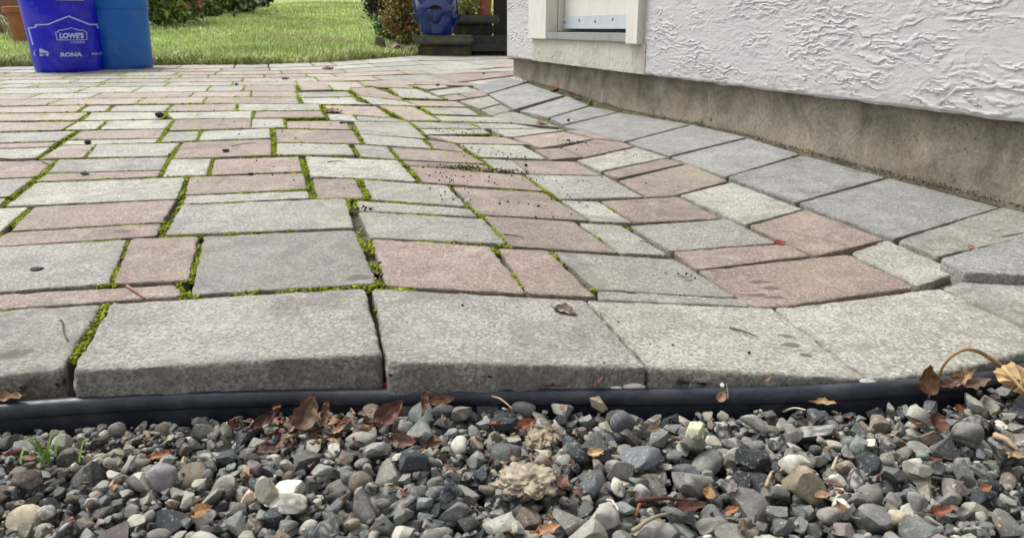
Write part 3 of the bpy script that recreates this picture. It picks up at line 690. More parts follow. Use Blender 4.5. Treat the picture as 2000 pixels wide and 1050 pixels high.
def sweep(prof, name):
    V = []; k = len(prof); L0 = EPs[80]
    for i in range(len(EPs)):
        t = EPs[min(i+1, len(EPs)-1)]-EPs[max(i-1, 0)]; t[2] = 0; t /= np.linalg.norm(t); nn_ = np.array([t[1], -t[0], 0])
        for (a, b) in prof: V.append(EPs[i]+nn_*a+np.array([0, 0, b])-L0)
    Fs = [[i*k+j, i*k+(j+1) % k, (i+1)*k+(j+1) % k, (i+1)*k+j] for i in range(len(EPs)-1) for j in range(k)]
    o = mesh_np(name, V, Fs, M_PL, edg, True); o.data.set_sharp_from_angle(angle=math.radians(50))
# profile: rounded bead, outward (toward the camera) positive
sweep([(-.0045,-.010),(-.0058,-.006),(-.0052,-.0024),(-.0032,-.0004),(-.0005,.0003),(.0028,-.0008),(.0050,-.0034),(.0054,-.0100),(.0042,-.0120),(.002,-.0125)][::-1], 'bead')
sweep([(.0018,-.0122),(.0018,-.075),(-.0012,-.075),(-.0012,-.0122)], 'strip')
def edge_y(x): return np.interp(x, EPs[:, 0], EPs[:, 1])

# ------------------------------------------------------------------ gravel: stones dropped one by one onto a height map
def stone_proto(sub, kind, rg):
    V, Fs = ico(sub); V = V.copy()
    if kind == 'sharp':
        for _ in range(rg.integers(8, 14)):
            n_ = rg.normal(size=3); n_ /= np.linalg.norm(n_); d_ = rg.uniform(.38, .70)
            V -= np.maximum(0, V@n_-d_)[:, None]*n_
        V += .03*fbm(V*2.2+rg.random(3)*40, 3)[:, None]*V
    else:
        V *= (1+.13*noise3(V*1.1+rg.random(3)*40))[:, None]
        for _ in range(3):
            n_ = rg.normal(size=3); n_ /= np.linalg.norm(n_); V -= .6*np.maximum(0, V@n_-.72)[:, None]*n_
    V /= abs(V).max(0)
    return V, Fs
grg = np.random.default_rng(11)
PR3 = [stone_proto(3, 'sharp' if k < 24 else 'round', grg) for k in range(26)]
PR2 = [stone_proto(2, 'sharp', grg) for k in range(14)]
CELL = .002; GX0, GX1, GY0, GY1 = -.95, .95, .20, .80
nxg, nyg = int((GX1-GX0)/CELL), int((GY1-GY0)/CELL)
gx = GX0+(np.arange(nxg)+.5)*CELL; gy = GY0+(np.arange(nyg)+.5)*CELL
GB = -.068
def gbase(x, y): return GB+.018*sstep(-.45, .45, x)+.004*np.sin(x*7+1)+.003*np.sin(y*13+x*5)
def gsurf(x, y): return -.0352+.0165*sstep(-.42, .30, x)+.0022*math.sin(x*11+2)*math.cos(y*17+x*6)
HM = gbase(*np.meshgrid(gx, gy))
def drop(rx, ry, rz, rg, cand, x=None, y=None, sink=0., cap=None):
    best = None
    for _ in range(cand):
        px_ = x if x is not None else rg.uniform(GX0+.03, GX1-.03)
        ymax = edge_y(px_)-.008-ry*.7
        py_ = y if y is not None else rg.uniform(GY0+.03, ymax)
        i0 = int((px_-rx-GX0)/CELL); i1 = int((px_+rx-GX0)/CELL)+1; j0 = int((py_-ry-GY0)/CELL); j1 = int((py_+ry-GY0)/CELL)+1
        i0 = max(i0, 0); j0 = max(j0, 0)
        sub = HM[j0:j1, i0:i1]
        dx = (gx[i0:i1]-px_)/rx; dy = (gy[j0:j1]-py_)/ry; q = 1-dx[None]**2-dy[:, None]**2; ok = q > .12
        if not ok.any(): continue
        bot = -rz*np.sqrt(np.clip(q, 0, 1))
        z = np.percentile((sub-bot)[ok], 82)
        z -= sink*rz
        if best is None or z < best[0]: best = (z, px_, py_, i0, i1, j0, j1, q, ok, bot)
    if best is None: return None
    z, px_, py_, i0, i1, j0, j1, q, ok, bot = best
    if cap and z > gsurf(px_, py_): return None
    HM[j0:j1, i0:i1] = np.where(ok, np.maximum(HM[j0:j1, i0:i1], z-bot*.92), HM[j0:j1, i0:i1])
    return px_, py_, z
PALW = [((.155,.158,.150),20),((.09,.095,.093),15),((.21,.205,.18),17),((.29,.28,.24),13),((.04,.045,.05),11),((.16,.18,.16),7),((.33,.31,.25),8),((.52,.50,.43),5),((.16,.13,.10),6),((.32,.27,.19),1),((.12,.135,.142),6),((.20,.165,.155),1)]
pw = np.array([q[1] for q in PALW], float); pw /= pw.sum(); pal = np.array([q[0] for q in PALW])
Vs, Fss, Cs = [], [], []; nv = 0
stat = 0
for layer, (cnt, cand, sub) in enumerate([(2600, 3, 2), (3400, 4, 2), (5600, 4, 3), (6200, 5, 3), (6000, 3, 2)]):
    for _ in range(cnt):
        base = float(np.clip(grg.lognormal(math.log(.0048), .38), .0024, .0120))
        if layer == 3: base = float(np.clip(grg.lognormal(math.log(.0041), .38), .0020, .0105))
        if layer == 4: base = grg.uniform(.0010, .0026)
        asp = sorted(grg.uniform(.55, 1.35, 3)); dims = base*np.array([asp[2], asp[1], asp[0]])
        ang = grg.uniform(0, PI); c_, s_ = abs(math.cos(ang)), abs(math.sin(ang))
        rx = math.hypot(dims[0]*c_, dims[1]*s_); ry = math.hypot(dims[0]*s_, dims[1]*c_)
        r_ = drop(rx, ry, dims[2], grg, cand, cap=True)
        if r_ is None: continue
        V_, F_ = (PR3 if sub == 3 else PR2)[grg.integers(len(PR3) if sub == 3 else len(PR2))]
        tilt = grg.normal(size=2)*.33
        R = (Matrix.Rotation(tilt[0], 3, 'X') @ Matrix.Rotation(tilt[1], 3, 'Y') @ Matrix.Rotation(ang, 3, 'Z'))
        R = np.array(R)
        Vp = (V_*dims*1.06)@R.T+np.array(r_)
        cbase = pal[grg.choice(len(pal), p=pw)]*grg.uniform(.62, 1.32)
        if r_[0] < -.25 and grg.random() < .45: cbase = cbase*np.array([1.0, .92, .8])*.85
        cc_ = cbase*(1+.16*noise3(V_*1.6+grg.random(3)*50))[:, None]
        if grg.random() < .16:          # speckled or veined stones
            ve = sstep(.12, .2, noise3(V_*grg.uniform(1.5, 4)+grg.random(3)*50)); cc_ = cc_*(1-ve[:, None])+ve[:, None]*np.array([.36, .35, .31])*grg.uniform(.5, 1.1)
        Vs.append(Vp); Fss.append(F_+nv); Cs.append(cc_); nv += len(Vp)
M_STONE = tint_mat('gravel_stone', .78, .35, 160, .72, 1.25, .0007, .8, speck=True)
grv = mesh_np('gravel', np.concatenate(Vs), np.concatenate(Fss), M_STONE, None, True, np.concatenate(Cs)); grv.data.set_sharp_from_angle(angle=math.radians(38)); print('HM', HM[100:200, 200:700].mean())
tag(grv, 'angular grey and beige gravel in front of the edging', 'gravel', kind='stuff')
print('gravel verts', nv)
def gheight(x, y):
    i = int((x-GX0)/CELL); j = int((y-GY0)/CELL)
    if 0 <= i < nxg and 0 <= j < nyg: return float(HM[j, i])
    return float(gbase(x, y))
def ongravel(u, v):
    r = ray(u, v); t = .25
    while t < 1.6:
        p = CAM+r*t
        if p[1] > edge_y(p[0])-.006 or p[2] < gheight(p[0], p[1]): return p
        t += .0015
    return p
def stone(u, v, w_, h_, col, label, kind='sharp', flat=.6, name='stone', seed=1, vein=None, rot=0., z=None, parent=None):
    p = ongravel(u, v+h_*.15) if z is None else nearE(u, v+h_*.3, .0045)
    dep = p[1]*cT+(CH-p[2])*sT; a = w_/2*dep/F; b = h_/2*dep/F
    rg = np.random.default_rng(seed); V_, F_ = stone_proto(4, kind, rg)
    r_ = (p[0], p[1], (p[2]+b*.35) if z is None else p[2])
    V_ = V_ + .018*fbm(V_*5+seed, 3)[:, None]*V_
    dims = np.array([a, max(a*.6, b*.75), b]) if z is None else np.array([a, .004, b])
    R = np.array(Matrix.Rotation(rot, 3, 'Y')); Vp = (V_*dims)@R.T
    cc_ = np.array(col)*(1+.15*noise3(V_*1.8+seed))[:, None]
    if vein is not None: ve = sstep(.1, .25, fbm(V_*2.5+seed, 3))[:, None]; cc_ = cc_*(1-ve)+ve*np.array(vein)
    return tag(mesh_np(name, Vp, F_, M_STONE, None, True, cc_, loc=r_), label, 'stone', 'larger stones lying on the gravel')
stone(318,935,62,64,(.23,.215,.22),'smooth round purple-grey pebble, largest on the left of the gravel','round',seed=3,name='pebble')
stone(1215,826,50,52,(.10,.10,.108),'smooth dark oval pebble just below the edging, right of centre','round',seed=4,name='pebble',rot=.6)
stone(800,908,78,66,(.052,.060,.072),'big dark blue-grey angular stone near the middle of the gravel',seed=5)
stone(880,955,58,70,(.045,.052,.06),'jagged near-black stone with pale flecks, right of the dark blue-grey one',seed=6,vein=(.2,.22,.23))
stone(888,1005,62,54,(.15,.152,.152),'broad mid-grey blocky stone under the jagged near-black one',seed=7)
stone(65,938,88,66,(.12,.098,.078),'large rough brown lump of stone at the left of the gravel',seed=8)
stone(706,858,62,30,(.27,.26,.225),'long smooth pale grey stone with a pointed end, below the leaves','round',seed=9)
stone(825,985,46,42,(.19,.23,.215),'pale green-grey stone left of the broad grey one',seed=10)
stone(1165,785,46,44,(.42,.36,.26),'pointed beige stone leaning against the edging',seed=12)
stone(1022,800,56,40,(.16,.16,.155),'flat grey wedge of stone touching the edging, left of the beige one','round',seed=13)
stone(125,870,42,46,(.33,.34,.30),'pale angular stone beside the green sprout',seed=14)
stone(52,880,46,50,(.30,.31,.29),'light grey stone left of the green sprout',seed=15)
stone(525,955,46,60,(.40,.36,.29),'cream-coloured stone with a flat bright face, left of centre',seed=16)
stone(565,990,80,50,(.27,.25,.22),'large pale mottled stone below the cream one',seed=17,vein=(.5,.47,.4))
stone(732,878,50,36,(.23,.23,.21),'grey flat-topped angular stone below the dry curled leaves',seed=18)
stone(1205,925,66,52,(.17,.165,.15),'wide grey mottled block right of the beige clump',seed=19)
stone(1890,845,62,46,(.20,.20,.18),'large flat olive-grey stone at the right of the gravel','round',seed=20)
stone(1060,905,36,40,(.21,.17,.145),'round brown stone resting on the beige clump','round',seed=21)
stone(230,838,36,32,(.19,.17,.145),'rounded brownish pebble close under the edging at left','round',seed=22,name='pebble')
stone(482,975,36,36,(.52,.40,.29),'small peach-coloured stone left of the cream one',seed=24)
stone(1750,1012,56,34,(.50,.43,.31),'tan shell-like curved stone near the bottom right','round',seed=25)
stone(1238,748,46,18,(.62,.60,.52),'white rounded stone between the edging and the border paver','round',seed=26,z=-.026)
stone(1203,752,28,9,(.58,.55,.47),'small flat white stone left of the white rounded one','round',seed=27,z=-.0265)
stone(1410,748,9,9,(.6,.58,.52),'tiny pale pebble behind the edging, below the twig','round',seed=28,z=-.0265)
stone(1695,742,36,12,(.33,.34,.30),'small grey-green stone at the foot of the widest border paver','round',seed=29,z=-.024)
stone(1358,842,34,46,(.50,.48,.33),'pale yellow oblong stone in the upper right of the gravel',seed=30,rot=.7)
stone(1252,962,36,40,(.40,.39,.35),'small pale smooth stone below the mottled block','round',seed=31)

# ------------------------------------------------------------------ lawn
def at(u, v, d):
    r = ray(u, v); return CAM+r*(d/r[1])
EDG = np.array([onpatio(u, v)[:2] for u, v in [(-700,145),(-100,131),(150,128),(300,127),(500,125.5),(640,121),(740,114),(820,108),(915,106)]])
EDG = EDG[np.argsort(EDG[:, 0])]
def ey(x): return np.interp(x, np.r_[-40, EDG[:, 0], EDG[-1, 0]+.05, 40], np.r_[3.0, EDG[:, 1], 5.25, 5.4])
def lawn_h(x, y):
    t = np.maximum(y-ey(x), 0)
    base = .072+.0*x; e = height(x, np.minimum(y, ey(x))) if False else base
    return e+.052*t+.012*np.sin(x*1.3+y*.7)*sstep(0, 2, t)+.03*np.sin(y*.35+x*.2)*sstep(3, 9, t)
def lawn_mat():
    m = mat('lawn_turf', rough=.95, spec=.15); g = N(m); P = g.pos()
    n = g.noise(P, 3.5, 6, .7); k = g.noise(P, .6, 4, .6); f_ = g.noise(P, 60, 4, .7)
    c = g.mix(g.rng(n, .38, .62), (.26, .34, .09), (.44, .50, .22)); c = g.mix(g.rng(k, .4, .65, 0, .6), c, (.24, .28, .10))
    c = g.scale(c, g.rng(f_, .3, .7, .65, 1.3))
    return g.out(c, None, g.bump(f_, 1, .03))
xs = np.concatenate([np.linspace(-45, -6, 14), np.linspace(-5.6, 3, 70), np.linspace(3.5, 30, 10)]); ts = np.concatenate([[0], np.linspace(.02, 1, 16), np.linspace(1.2, 12, 40), np.linspace(13, 70, 24)])
X, T = np.meshgrid(xs, ts); Y = ey(X)+T+.02*np.sin(X*9)*(T < .01); Z = lawn_h(X, Y)-.02*(T < .01)
tag(grid('lawn', X, Y, Z, lawn_mat()), kind='structure')
def blades(n, posf, h0, h1, w0, cols, lean=.5, rg=RNG):
    P = posf(n); n = len(P); a = rg.uniform(0, 2*PI, n); h = rg.uniform(h0, h1, n)*(P[:, 3] if P.shape[1] > 3 else 1)
    d = np.c_[np.cos(a), np.sin(a)]; s_ = np.c_[-np.sin(a), np.cos(a)]; w_ = w0*rg.uniform(.6, 1.3, n)
    ln = rg.uniform(.1, 1, n)*lean*h
    def pt(f, side, l): return np.c_[P[:, 0]+s_[:, 0]*w_*side+d[:, 0]*ln*l, P[:, 1]+s_[:, 1]*w_*side+d[:, 1]*ln*l, P[:, 2]+h*f]
    V = np.stack([pt(0, -.5, 0), pt(0, .5, 0), pt(.6, .42, .35), pt(.6, -.42, .35), pt(.95, 0, 1)], 1)
    b = np.arange(n)*5
    F4 = np.stack([b, b+1, b+2, b+3], 1); F3 = np.stack([b+3, b+2, b+4], 1)
    cols = np.array(cols); cc_ = cols[rg.integers(0, len(cols), n)]*rg.uniform(.7, 1.25, (n, 1))
    if n > 5000:
        pt_ = fbm(np.c_[P[:, 0]*1.1, P[:, 1]*1.1, np.full(n, 3.)], 4)[:, None]; cc_ = cc_*(1+.45*np.clip(pt_, -1, 1)); yl = sstep(.15, .7, fbm(np.c_[P[:, 0]*.9, P[:, 1]*1.6, np.full(n, 9.)], 3))[:, None]*.6; cc_ = cc_*(1-yl)+yl*np.array([.50, .47, .24])
    tip = np.array([.75, .8, 1, 1, 1.15])[None, :, None]
    return V.reshape(-1, 3), F4, F3, (cc_[:, None]*np.ones((1, 5, 1))).reshape(-1, 3)
def join_blades(L):
    V = np.concatenate([l[0] for l in L]); off = 0; Fs = []
    C_ = np.concatenate([l[3] for l in L]); A = []; B = []
    for l in L: A.append(l[1]+off); B.append(l[2]+off); off += len(l[0])
    return V, A, B, C_
def mesh_blades(name, L, m, parent=None, loc=None):
    V, A, B, C_ = join_blades(L); Fq = np.concatenate(A); Ft = np.concatenate(B)
    if loc is not None: V = V-np.array(loc)
    T1 = Fq[:, [0, 1, 2]]; T2 = Fq[:, [0, 2, 3]]
    return mesh_np(name, V, np.concatenate([T1, T2, Ft]), m, parent, False, C_, loc)
M_GRASS = tint_mat('grass_blade', .6, .3, 30, .8, 1.2, .001, 0)
GC = [(.42,.55,.15),(.52,.64,.24),(.27,.42,.09),(.66,.70,.38),(.66,.62,.36),(.46,.60,.18),(.36,.50,.16)]
def pos_lawn(x0, x1, t0, t1, pw_=1.):
    def f(n):
        x = RNG.uniform(x0, x1, n); t = t0+(t1-t0)*RNG.random(n)**pw_; y = ey(x)+t
        ok = (abs(x) < y*.76+.3) & ~((x > .05)); x, y, t = x[ok], y[ok], t[ok]
        z = lawn_h(x, y)-.004; k = 1+.45*np.clip(fbm(np.c_[x*2.2, y*2.2, 0*x], 3), -.9, 1.2)
        return np.c_[x, y, z, k]
    return f
L = [blades(62000, pos_lawn(-4.2, .1, .02, 1.6), .018, .042, .0040, GC), blades(80000, pos_lawn(-7, .1, 1.4, 6), .025, .045, .006, GC), blades(60000, pos_lawn(-12, .1, 5.5, 14), .03, .055, .010, [(a*1.1, b*1.05, c) for a, b, c in GC]),
     blades(16000, pos_lawn(-3.5, .06, -.022, .20, 1.4), .02, .075, .0042, [(.20,.32,.05),(.28,.42,.08),(.38,.46,.14),(.40,.36,.18),(.22,.16,.09)], 1.3)]
tag(mesh_blades('grass', L, M_GRASS), 'green lawn grass behind the paving, with longer tufts along its edge', 'grass', kind='stuff')
# pale petals and small leaves fallen on the lawn
n = 520; x = RNG.uniform(-6, 0, n); t = RNG.uniform(.1, 7, n)**1.; y = ey(x)+t; z = lawn_h(x, y)+RNG.uniform(.012, .035, n)
pc = np.array([(.62,.60,.42),(.62,.52,.12),(.45,.28,.12),(.6,.55,.35),(.35,.2,.08)])[RNG.integers(0, 5, n)]
V, Fs, cc = instances('p', iv, iF, np.c_[x, y, z], randrot(n), (RNG.uniform(.004, .011, n))[:, None]*np.array([1, .7, .25]), pc, None)
M_LEAF = tint_mat('leaf', .6, .35, 120, .7, 1.25, .001, .5)
tag(mesh_np('fallen_petals', V, Fs, M_LEAF, None, True, cc), 'pale petals and small leaves scattered over the lawn', 'petals', kind='stuff')

# ------------------------------------------------------------------ shrubs and bedding plants
def leaf_cloud(n, cen, rad, size, cols, clumps=26, flat=.5, rg=RNG, zmin=0.):
    c0 = rg.normal(size=(clumps, 3)); c0 /= np.linalg.norm(c0, axis=1)[:, None]; c0 *= rg.uniform(.45, 1, (clumps, 1))
    k = rg.integers(0, clumps, n); p = c0[k]+rg.normal(size=(n, 3))*.20; p = p*np.array(rad)+np.array(cen)
    p = p[p[:, 2] > zmin]; k = k[:len(p)]; n = len(p)
    R = randrot(n, rg); s_ = size*rg.uniform(.6, 1.4, n)
    L = np.array([[0, 0, 0], [.45, .32, .10], [1, 0, -.12], [.45, -.32, .10], [.5, 0, 0]])
    V = np.einsum('nij,kj->nki', R, L)*s_[:, None, None]+p[:, None]
    b = np.arange(n)[:, None]*5; Fs = np.stack([b+np.array([[0, 1, 4]]), b+np.array([[1, 2, 4]]), b+np.array([[2, 3, 4]]), b+np.array([[3, 0, 4]])], 1).reshape(-1, 3)
    cols = np.array(cols); ci = cols[rg.integers(0, len(cols), n)]*rg.uniform(.65, 1.3, (n, 1))
    return V.reshape(-1, 3), Fs, np.repeat(ci, 5, 0)
M_STEM = mat('stem', (.07, .05, .03), .8)
def shrub(u, v, d, rx, hz, n, size, cols, label, name='shrub', cat='shrub', seed=1, extra=None, group=None, zb=None):
    p = at(u, v, d); p[2] = zb if zb is not None else float(lawn_h(p[0], p[1]))
    t = empty(name, tuple(p), label, cat, group); rg = np.random.default_rng(seed)
    V, Fs, cc_ = leaf_cloud(n, (0, 0, hz*.52), (rx, rx*.8, hz*.5), size, cols, 34, rg=rg, zmin=.005)
    mesh_np('foliage', V, Fs, M_LEAF, t, False, cc_)
    mb = MB()
    for i in range(9):
        a = rg.uniform(0, 2*PI); q = np.array([math.cos(a)*rx*rg.uniform(.2, .8), math.sin(a)*rx*.6, hz*rg.uniform(.5, .9)])
        mb.tube([(0, 0, 0), q*np.array([.3, .3, .5]), q], [.008, .006, .002], 5)
    mb.build('stem', M_STEM, t, True)
    if extra:
        nm, k, sz, ec = extra
        for q_ in range(k):       # each blossom: a ring of petals round a short throat
            c0 = np.array([rg.normal()*rx*.45, -rx*rg.uniform(.3, .9), hz*rg.uniform(.15, .75)]); mb = MB(); cf = np.array(ec[rg.integers(0, len(ec))])
            for z_ in range(7):
                a = 2*PI*z_/7; e = np.array([math.cos(a), -.35, math.sin(a)]); sd_ = np.array([-math.sin(a), 0, math.cos(a)]); L_ = sz*rg.uniform(.8, 1.2)
                mb.add([c0, c0+e*L_*.5+sd_*L_*.28, c0+e*L_+np.array([0, -.2*L_, 0]), c0+e*L_*.5-sd_*L_*.28], [[0, 1, 2], [0, 2, 3]], cf*rg.uniform(.8, 1.15))
            mb.build(nm, M_LEAF, t, False, None, True)
    return t
DG = [(.09,.15,.035),(.14,.22,.05),(.05,.09,.025),(.20,.28,.07)]
shrub(312, 52, 6.6, .22, .55, 2200, .05, DG+[(.30,.32,.06),(.20,.25,.05)], 'dark green bedding plant with yellowing leaves just right of the blue buckets', seed=2, group='plants of the flower bed')
shrub(362, 47, 7.1, .26, .50, 2200, .045, DG+[(.16,.22,.05),(.28,.3,.1)], 'bedding plant with salmon-pink flowers in the left flower bed', seed=3, extra=('flower', 16, .04, [(.55,.22,.14),(.6,.30,.22),(.5,.2,.16)]), group='plants of the flower bed')
shrub(410, 42, 8.2, .30, .50, 2200, .05, DG+[(.10,.17,.04)], 'dense dark green clump between the pink flowers and the variegated plant', seed=4, group='plants of the flower bed')
shrub(455, 36, 9.3, .36, .62, 2200, .075, [(.42,.46,.30),(.12,.19,.05),(.07,.11,.03),(.5,.5,.36),(.10,.16,.04)], 'variegated cream-and-green leafed shrub at the back of the left flower bed', seed=5, group='plants of the flower bed')
shrub(372, 30, 9.8, .55, .95, 2600, .075, [(.03,.045,.02),(.06,.09,.03),(.09,.05,.03)], 'tall dark background shrub behind the pink flowers', seed=6, group='plants of the flower bed')
shrub(298, 34, 8.6, .40, .80, 2200, .07, DG, 'tall dark shrub behind the blue buckets', seed=16, group='plants of the flower bed')
shrub(516, 20, 12.5, .22, .6, 1500, .06, [(.02,.03,.015),(.045,.06,.025),(.03,.035,.02)], 'small near-black conifer-like bush at the far end of the left flower bed', seed=7, group='plants of the flower bed')
shrub(480, 33, 10.5, .24, .35, 1200, .06, [(.10,.13,.06),(.2,.2,.14),(.06,.08,.03)], 'low grey-green plant in front of the near-black bush', seed=17, group='plants of the flower bed')
shrub(742, 25, 8.6, .16, .50, 1300, .05, [(.05,.025,.035),(.07,.04,.045),(.03,.025,.025),(.06,.07,.04)], 'dark purple-leaved bush behind the rusty shrub', seed=8)
shrub(790, 74, 5.55, .15, .40, 2400, .026, [(.35,.20,.07),(.42,.30,.10),(.18,.16,.05),(.10,.15,.04),(.28,.13,.06)], 'rusty yellow-brown shrub left of the blue strawberry pot', seed=9)
shrub(830, 60, 6.3, .28, .55, 1800, .04, [(.06,.07,.03),(.10,.08,.04),(.04,.05,.02)], 'dark shrub behind the blue strawberry pot', seed=19)
shrub(760, 60, 5.7, .10, .20, 700, .028, [(.10,.2,.06),(.16,.27,.08),(.07,.13,.04)], 'small fresh green plant at the left foot of the rusty shrub', name='low_plant', cat='plant', seed=18)
# strappy tufts
def tuft(p, n, h0, h1, w0, cols, label, name='grass_tuft', cat='grass tuft', lean=.9, spread=.03, group=None, m=None):
    p = np.array(p)
    def f(k): return np.c_[p[0]+RNG.normal(size=k)*spread, p[1]+RNG.normal(size=k)*spread, np.full(k, p[2])]
    o = mesh_blades(name, [blades(n, f, h0, h1, w0, cols, lean)], m or M_GRASS, loc=tuple(p)); return tag(o, label, cat, group)
def arching(p, n, L0, w0, cols, label, name, cat, seed=1, spread=.05, droop=1.):
    rg = np.random.default_rng(seed); mb = MB(); p = np.array(p, float)
    for i in range(n):
        a = rg.uniform(0, 2*PI); L = L0*rg.uniform(.6, 1.15); o_ = np.array([rg.normal()*spread, rg.normal()*spread, 0]); d = np.array([math.cos(a), math.sin(a), 0]); s_ = np.array([-d[1], d[0], 0])
        c_ = np.array(cols[rg.integers(0, len(cols))])*rg.uniform(.7, 1.2); V = []; e = rg.uniform(.5, 1.)*droop
        for k in range(8):
            t = k/7; q = o_+d*L*(.25*t+.45*e*t*t)+np.array([0, 0, L*(t*.95-.75*e*t*t)]); w_ = w0*(1-t**2.2)*.5+.0002
            V += [q-s_*w_, q+s_*w_]
        mb.add(V, [[2*k, 2*k+1, 2*k+3, 2*k+2] for k in range(7)], c_)
    return tag(mb.build(name, M_GRASS, None, True, tuple(p), True), label, cat)
p = at(30, 66, 5.2); p[2] = float(lawn_h(p[0], p[1]))
arching(p, 60, .36, .007, [(.42,.45,.28),(.30,.36,.16),(.20,.28,.07)], 'arching pale straw-green ornamental grass left of the blue buckets', 'ornamental_grass', 'ornamental grass', 3)
p = at(748, 52, 5.9); p[2] = float(lawn_h(p[0], p[1]))
arching(p, 26, .26, .012, [(.16,.24,.17),(.12,.2,.14)], 'blue-green strappy leaves left of the rusty shrub', 'strappy_plant', 'plant', 4, .03, .5)
p = at(8, 116, 3.9); p[2] = .075
arching(p, 90, .09, .005, [(.30,.38,.06),(.22,.33,.05),(.38,.42,.10)], 'tuft of long yellow-green grass at the paving edge, left of the buckets', 'grass_tuft', 'grass tuft', 5, .08, .6)

# ------------------------------------------------------------------ blue buckets
def bucket_mat(name, base, scuff, amt, tone2):
    m = mat(name, base, .42, .45); g = N(m); P = g.obj()
    sc_ = g.rng(g.noise(P, 9, 8, .68, .5), .52, .72, 0, amt); fine = g.rng(g.noise(g.vmath('MULTIPLY', P, (1, 1, .25)), 60, 6, .75), .58, .70, 0, .55)
    c = g.mix(g.rng(g.noise(P, 5, 3), .35, .65), base, tone2); c = g.mix(sc_, c, scuff); c = g.mix(g.math('MULTIPLY', fine, .6), c, scuff)
    return g.out(c, g.rng(sc_, 0, .5, .38, .7))
M_B1 = bucket_mat('royal_blue_plastic', (.003, .005, .62), (.16, .18, .55), .38, (.005, .005, .48))
M_B2 = bucket_mat('ocean_blue_plastic', (.002, .12, .50), (.12, .25, .46), .30, (.002, .10, .40))
M_PRINT = mat('worn_white_print', (.50, .56, .78), .6); g = N(M_PRINT); g.out(g.mix(g.rng(g.noise(g.obj(), 120, 5, .7), .5, .64, 0, .55), (.52, .58, .80), (.10, .11, .50)))
M_WHITE = mat('white_plastic', (.75, .75, .74), .45)
def bucket(fu, fv, h, r0, r1, H, m, label, ring_z, collar):
    q = hit(fu, fv, h); dirn = np.array([q[0], q[1]])/np.hypot(q[0], q[1]); c = np.array([q[0]+dirn[0]*r0, q[1]+dirn[1]*r0, h])
    t = empty('bucket', tuple(c), label, 'bucket')
    R = lambda z: r0+(r1-r0)*z/H
    pr = [(0.001, .004), (r0-.012, .004), (r0-.009, 0), (r0-.003, .001), (r0, .006)]+[(R(z), z) for z in np.linspace(.02, ring_z, 10)]
    if collar:
        pr += [(R(ring_z)+.001, ring_z+.0008), (R(ring_z)+.007, ring_z+.001), (R(ring_z)+.007, ring_z+.006), (R(ring_z)+.003, ring_z+.008), (R(H)+.003, H-.045), (R(H)+.008, H-.044), (R(H)+.008, H-.040), (R(H)+.003, H-.038)]
    pr += [(R(H), H-.012), (R(H)+.004, H-.010), (R(H)+.004, H), (R(H)-.003, H), (R(H)-.003, H-.03), (r0-.004, .008), (.001, .008)]
    MB().lathe(pr, 72).build('body', m, t, 'auto')
    return t, c, math.atan2(-c[1], -c[0]), R
b1, c1, a1, R1 = bucket(139, 142.5, .069, .1335, .151, .37, M_B1, 'royal blue bucket with white printed house outline and lettering, on the paving at the left', .30, False)
b2, c2, a2, R2 = bucket(243, 137, .072, .122, .140, .37, M_B2, 'plain ocean-blue bucket with a moulded ring near its top, behind the printed bucket', .258, True)
PX = (c1[1]*cT+(CH-.2)*sT-.13)/F           # metres per photo pixel at the front of the bucket
def bmap(px_, py_, off=.0009):
    z = (141.5-py_)*PX*1.0; xo = (px_-(118+.149*py_))*PX; r = R1(z)+off
    ph = a1+math.asin(max(-.99, min(.99, xo/r)))
    return np.array([r*math.cos(ph), r*math.sin(ph), z])
def bline(pts, w_, mb, close=False):
    pts = [np.array(p, float) for p in pts]
    if close: pts = pts+[pts[0]]
    for a, b in zip(pts[:-1], pts[1:]):
        d = (b-a); L = np.linalg.norm(d); d /= L; n_ = np.array([-d[1], d[0]])*w_/2; k = max(1, int(L/3)); V = []
        a_ = a-d*w_*.3; b_ = b+d*w_*.3
        for i in range(k+1):
            q = a_+(b_-a_)*i/k; V += [bmap(*(q-n_)), bmap(*(q+n_))]
        mb.add(V, [[2*i, 2*i+1, 2*i+3, 2*i+2] for i in range(k)])
mb = MB()
bline([(74.5,88),(67.5,57),(81,55),(80,51),(101,50),(136,34.8),(172,50),(186,50),(187,56),(193,57),(198,82)], 2.3, mb)
mb.build('house_outline_print', M_PRINT, b1)
mb = MB(); bline([(116,79),(113.5,64.5),(118,64),(118.5,61),(126,60.5),(140,56.5),(154,61),(163,61),(163.5,64),(167,64.5),(167,79)], 1.3, mb, True)
mb.build('logo_frame_print', M_PRINT, b1)
def text_print(txt, cx, cy, wpx, hpx, name, m=None, bold=.03, off=.0011):
    cu = bpy.data.curves.new('t', 'FONT'); cu.body = txt; cu.align_x = 'CENTER'; cu.offset = bold; cu.resolution_u = 3
    ob = bpy.data.objects.new('t', cu); C.objects.link(ob); bpy.context.view_layer.update()
    me = bpy.data.meshes.new_from_object(ob.evaluated_get(bpy.context.evaluated_depsgraph_get())); bpy.data.objects.remove(ob)
    bm = bmesh.new(); bm.from_mesh(me); bmesh.ops.triangulate(bm, faces=bm.faces); 
    for _ in range(2): bmesh.ops.subdivide_edges(bm, edges=[e for e in bm.edges if e.calc_length() > .25], cuts=1, use_grid_fill=False); bmesh.ops.triangulate(bm, faces=bm.faces)
    bm.verts.index_update(); V = np.array([v.co[:] for v in bm.verts]); Fs = [[v.index for v in f.verts] for f in bm.faces]; bm.free(); bpy.data.meshes.remove(me)
    lo, hi = V.min(0), V.max(0); sx = wpx/(hi[0]-lo[0]); sy = hpx/(hi[1]-lo[1])
    W = np.array([bmap(cx+(v[0]-(lo[0]+hi[0])/2)*sx, cy-(v[1]-(lo[1]+hi[1])/2)*sy, off) for v in V])
    return mesh_np(name, W, Fs, m or M_PRINT, b1, False)
